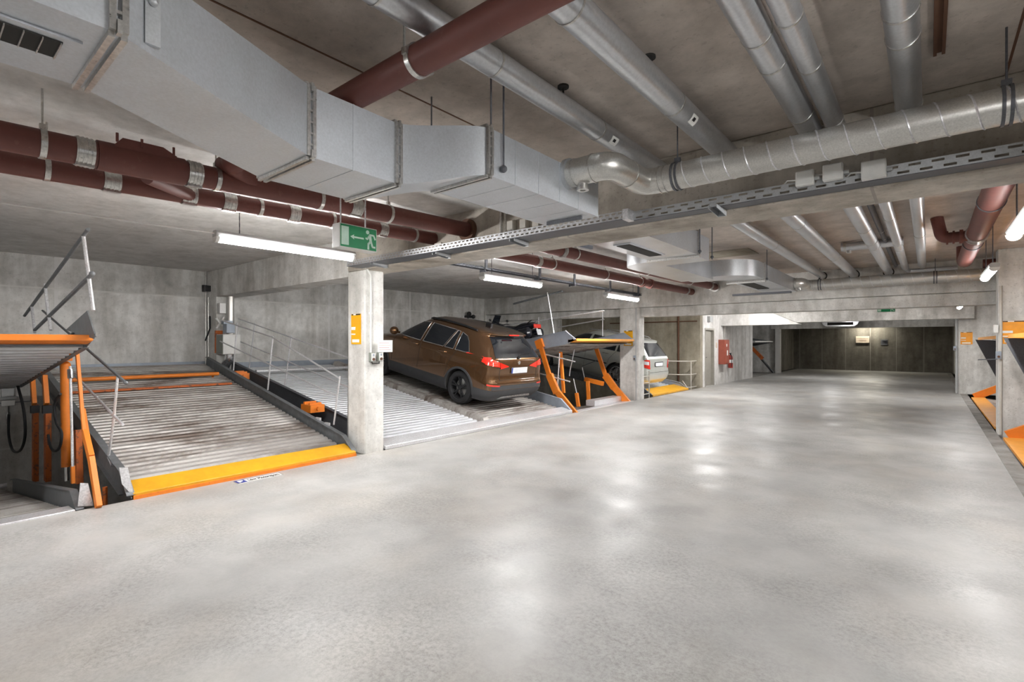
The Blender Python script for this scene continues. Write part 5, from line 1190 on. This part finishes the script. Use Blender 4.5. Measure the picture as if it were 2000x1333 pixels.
WG = Car(xr=[(0.2, 0.14), (0.32, 0.03), (0.5, 0.0), (0.6, 0.03), (0.7, 0.06), (0.95, 0.09), (1.0, 0.12), (1.3, 0.34), (1.42, 0.42), (1.44, 0.34), (1.47, 0.5), (1.5, 0.9), (1.53, 2.0)],
         xf=[(0.2, 4.5), (0.4, 4.62), (0.6, 4.6), (0.8, 4.4), (0.92, 3.9), (0.99, 3.4), (1.2, 2.95), (1.4, 2.45), (1.5, 2.2), (1.53, 2.1)],
         w=[(0.2, 0.83), (0.4, 0.89), (0.75, 0.89), (0.92, 0.87), (1.0, 0.84), (1.3, 0.70), (1.43, 0.63), (1.49, 0.52), (1.53, 0.15)])
t4 = math.atan(s4); rx4 = -6.38
car4 = make_car('estate_car', 'silver white estate car parked nose-in behind the second left column', (rx4, 14.66, zt(rx4, z4, s4)+0.004), t4, WG, 'silver_car_paint', 0.325, 1.0, 3.7, 0.26, 'alloy', 0.235, ztop=1.53, cladm='silver_car_paint')
side_glass(car4, WG, [([(0.6, 1.03), (1.1, 1.01)], [(0.75, 1.3), (1.1, 1.36)]), ([(1.16, 1.01), (2.1, 1.01)], [(1.16, 1.37), (2.04, 1.39)]), ([(2.18, 1.01), (3.05, 1.02)], [(2.12, 1.39), (2.45, 1.36)])])
patch([(-0.68, 1.02), (0.68, 1.02)], [(-0.56, 1.39), (0.56, 1.39)], rear_fn(WG, 0.008), 14, 8).build('rear_window', 'car_glass', car4, local=True)
patch([(-0.7, 1.06), (0.7, 1.06)], [(-0.56, 1.42), (0.56, 1.42)], front_fn(WG, 0.008), 14, 8).build('windscreen', 'car_glass', car4, local=True)
for sg in (1, -1):
    tl = patch([(sg*0.62, 0.66), (sg*0.885, 0.70)], [(sg*0.66, 0.93), (sg*0.885, 0.93)], rear_fn(WG, 0.012), 10, 6).build('tail_light', 'lens_red', car4, local=True)
    patch([(sg*0.7, 0.78), (sg*0.87, 0.79)], [(sg*0.71, 0.88), (sg*0.87, 0.88)], rear_fn(WG, 0.015), 6, 2).build('light_band', 'plate_white', tl, local=True)
    for x_ in (1.35, 2.3):
        y_ = sg*WG.side(x_, 0.9, 0.0); MB().tube([(x_, y_, 0.9), (x_+0.02, y_+sg*0.03, 0.9), (x_+0.18, y_+sg*0.03, 0.9), (x_+0.2, y_, 0.9)], 0.013, 8).build('door_handle', 'chrome', car4, local=True)
    MB().tube([(x_, sg*0.56, z_) for x_, z_ in ((0.7, 1.47), (0.8, 1.52), (1.9, 1.56), (2.3, 1.52))], 0.015, 8).build('roof_rail', 'alloy', car4, local=True)
    patch([(1.35, 0.58), (3.0, 0.58)], [(1.35, 0.61), (3.0, 0.61)], side_fn(WG, sg, 0.008), 12, 1).build('rub_strip', 'black_plastic', car4, local=True)
pl = patch([(-0.30, 0.72), (0.30, 0.72)], [(-0.30, 0.86), (0.30, 0.86)], lambda y, z: (WG.rear(0, z, 0.012), y, z), 2, 1).build('plate_recess', 'car_cladding', car4, local=True)
patch([(-0.26, 0.735), (0.26, 0.735)], [(-0.26, 0.835), (0.26, 0.835)], lambda y, z: (WG.rear(0, z, 0.018), y, z), 2, 1).build('number_plate', 'plate_white', pl, local=True)
m = MB(); m.tube([(WG.rear(y_, 0.56, 0.001), y_, 0.56) for y_ in [k*0.1-0.8 for k in range(17)]], 0.005, 5).build('tailgate_seam', 'matte_black', car4, local=True)
seams(car4, WG, [[(1.12, 1.0), (1.3, 0.75), (1.4, 0.3)], [(2.14, 1.01), (2.16, 0.3)], [(3.08, 1.0), (3.1, 0.3)]])
car5 = make_car('small_car', 'pale blue car just showing in the distant bay beyond the white wall', (XL-0.9, 25.6, 0.0), 0.0, WG, 'blue_car_paint', 0.3, 1.0, 3.7, 0.26, 'alloy', 0.2, ztop=1.53, cladm='blue_car_paint')
patch([(-0.68, 1.02), (0.68, 1.02)], [(-0.56, 1.39), (0.56, 1.39)], rear_fn(WG, 0.008), 10, 5).build('rear_window', 'car_glass', car5, local=True)
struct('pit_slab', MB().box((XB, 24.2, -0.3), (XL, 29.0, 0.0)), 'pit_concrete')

# ------------------------------------------------------------------ motorcycle on raised platform 3
bx, by = -7.78, 10.6
bt = thing('motorcycle', 'black touring motorcycle with red tail light parked on the raised platform behind the brown car', 'motorcycle', (bx, by, zt(bx, 1.63, -0.17)-0.01)); bt.rotation_euler = (0, 0.168, math.pi); bt.scale = (0.86, 0.86, 0.86)
for xx in (0.35, 1.85):
    wv = bpy.data.objects.new('wheel', None); C.objects.link(wv); wv.parent = bt; wv.location = (xx, 0, 0.31)
    MB().lathe((0,0,0), (0,1,0), [(0.22, -0.05), (0.29, -0.06), (0.31, 0.0), (0.29, 0.06), (0.22, 0.05)], 28).build('tyre', 'rubber', wv, local=True)
    r_ = MB().lathe((0,0,0), (0,1,0), [(0.2, -0.03), (0.225, -0.03), (0.225, 0.03), (0.2, 0.03)], 28).cyl((0, -0.06, 0), (0, 0.06, 0), 0.035, 12)
    for k in range(5): a = 2*math.pi*k/5; r_.bar((0, 0, 0), (math.cos(a)*.21, 0, math.sin(a)*.21), 0.02, 0.03, (0,1,0))
    r_.build('rim', 'alloy', wv, local=True)
def hull(rows, name, mat):   # rows: x, z centre, half height, half width
    m = MB(); rings = [[Vector((x, w_*math.cos(2*math.pi*k/14), z+h_*math.sin(2*math.pi*k/14))) for k in range(14)] for x, z, h_, w_ in rows]
    m.grid(rings, True); m.f.append(tuple(range(13, -1, -1))); m.f.append(tuple((len(rings)-1)*14+k for k in range(14))); return m.build(name, mat, bt, local=True)
hull([(0.5, 0.45, 0.12, 0.1), (0.8, 0.45, 0.22, 0.2), (1.2, 0.5, 0.26, 0.24), (1.55, 0.6, 0.2, 0.16)], 'engine', 'dark_steel')
hull([(0.02, 0.82, 0.05, 0.08), (0.3, 0.82, 0.1, 0.16), (0.7, 0.8, 0.1, 0.17), (1.1, 0.85, 0.16, 0.18), (1.4, 0.95, 0.14, 0.16), (1.6, 0.98, 0.08, 0.1)], 'fuel_tank', 'bike_black')
hull([(0.2, 0.93, 0.04, 0.12), (0.5, 0.92, 0.05, 0.16), (0.85, 0.86, 0.05, 0.13), (1.0, 0.9, 0.03, 0.1)], 'seat', 'rubber')
hull([(1.35, 0.85, 0.25, 0.22), (1.6, 0.95, 0.25, 0.26), (1.85, 0.92, 0.18, 0.18), (1.98, 0.88, 0.08, 0.08)], 'fairing', 'bike_black')
patch([(-0.2, 1.1), (0.2, 1.1)], [(-0.15, 1.42), (0.15, 1.42)], lambda y, z: (1.72-(z-1.1)*0.7, y, z), 4, 3).build('windshield', 'car_glass', bt, local=True)
for sg in (1, -1):
    hull([(0.05, 0.6, 0.1, 0.05), (0.12, 0.6, 0.17, 0.1), (0.5, 0.6, 0.17, 0.1), (0.6, 0.6, 0.1, 0.05)], 'pannier', 'bike_black').location = (0, sg*0.3, 0)
    MB().tube([(1.5, 0, 1.08), (1.42, sg*0.25, 1.12), (1.36, sg*0.4, 1.1)], 0.016, 8).build('handlebar', 'black_plastic', bt, local=True)
    MB().ball((1.5, sg*0.42, 1.25), 0.06, (0.4, 1, 0.7)).tube([(1.42, sg*0.3, 1.12), (1.5, sg*0.42, 1.24)], 0.008, 6).build('mirror', 'black_plastic', bt, local=True)
    MB().tube([(1.85, sg*0.08, 0.31), (1.6, sg*0.08, 1.0)], 0.025, 8).build('fork', 'alloy', bt, local=True)
MB().box((-0.02, -0.17, 0.72), (0.03, 0.17, 0.84)).build('tail_light', 'lens_red', bt, local=True, bevel=0.01)
MB().hexa([(-0.06, -0.11, 0.5), (-0.06, 0.11, 0.5), (-0.03, 0.11, 0.68), (-0.03, -0.11, 0.68)], [(-0.05, -0.11, 0.5), (-0.05, 0.11, 0.5), (-0.02, 0.11, 0.68), (-0.02, -0.11, 0.68)]).bar((0.05, 0, 0.75), (-0.03, 0, 0.6), 0.06, 0.02).build('number_plate', 'plate_white', bt, local=True)
MB().tube([(0.35, 0.1, 0.31), (0.9, 0.12, 0.42)], 0.03, 8).build('swing_arm', 'alloy', bt, local=True)
MB().tube([(0.3, -0.14, 0.9), (0.08, -0.14, 0.98), (0.08, 0.14, 0.98), (0.3, 0.14, 0.9)], 0.015, 8).build('grab_rail', 'chrome', bt, local=True)
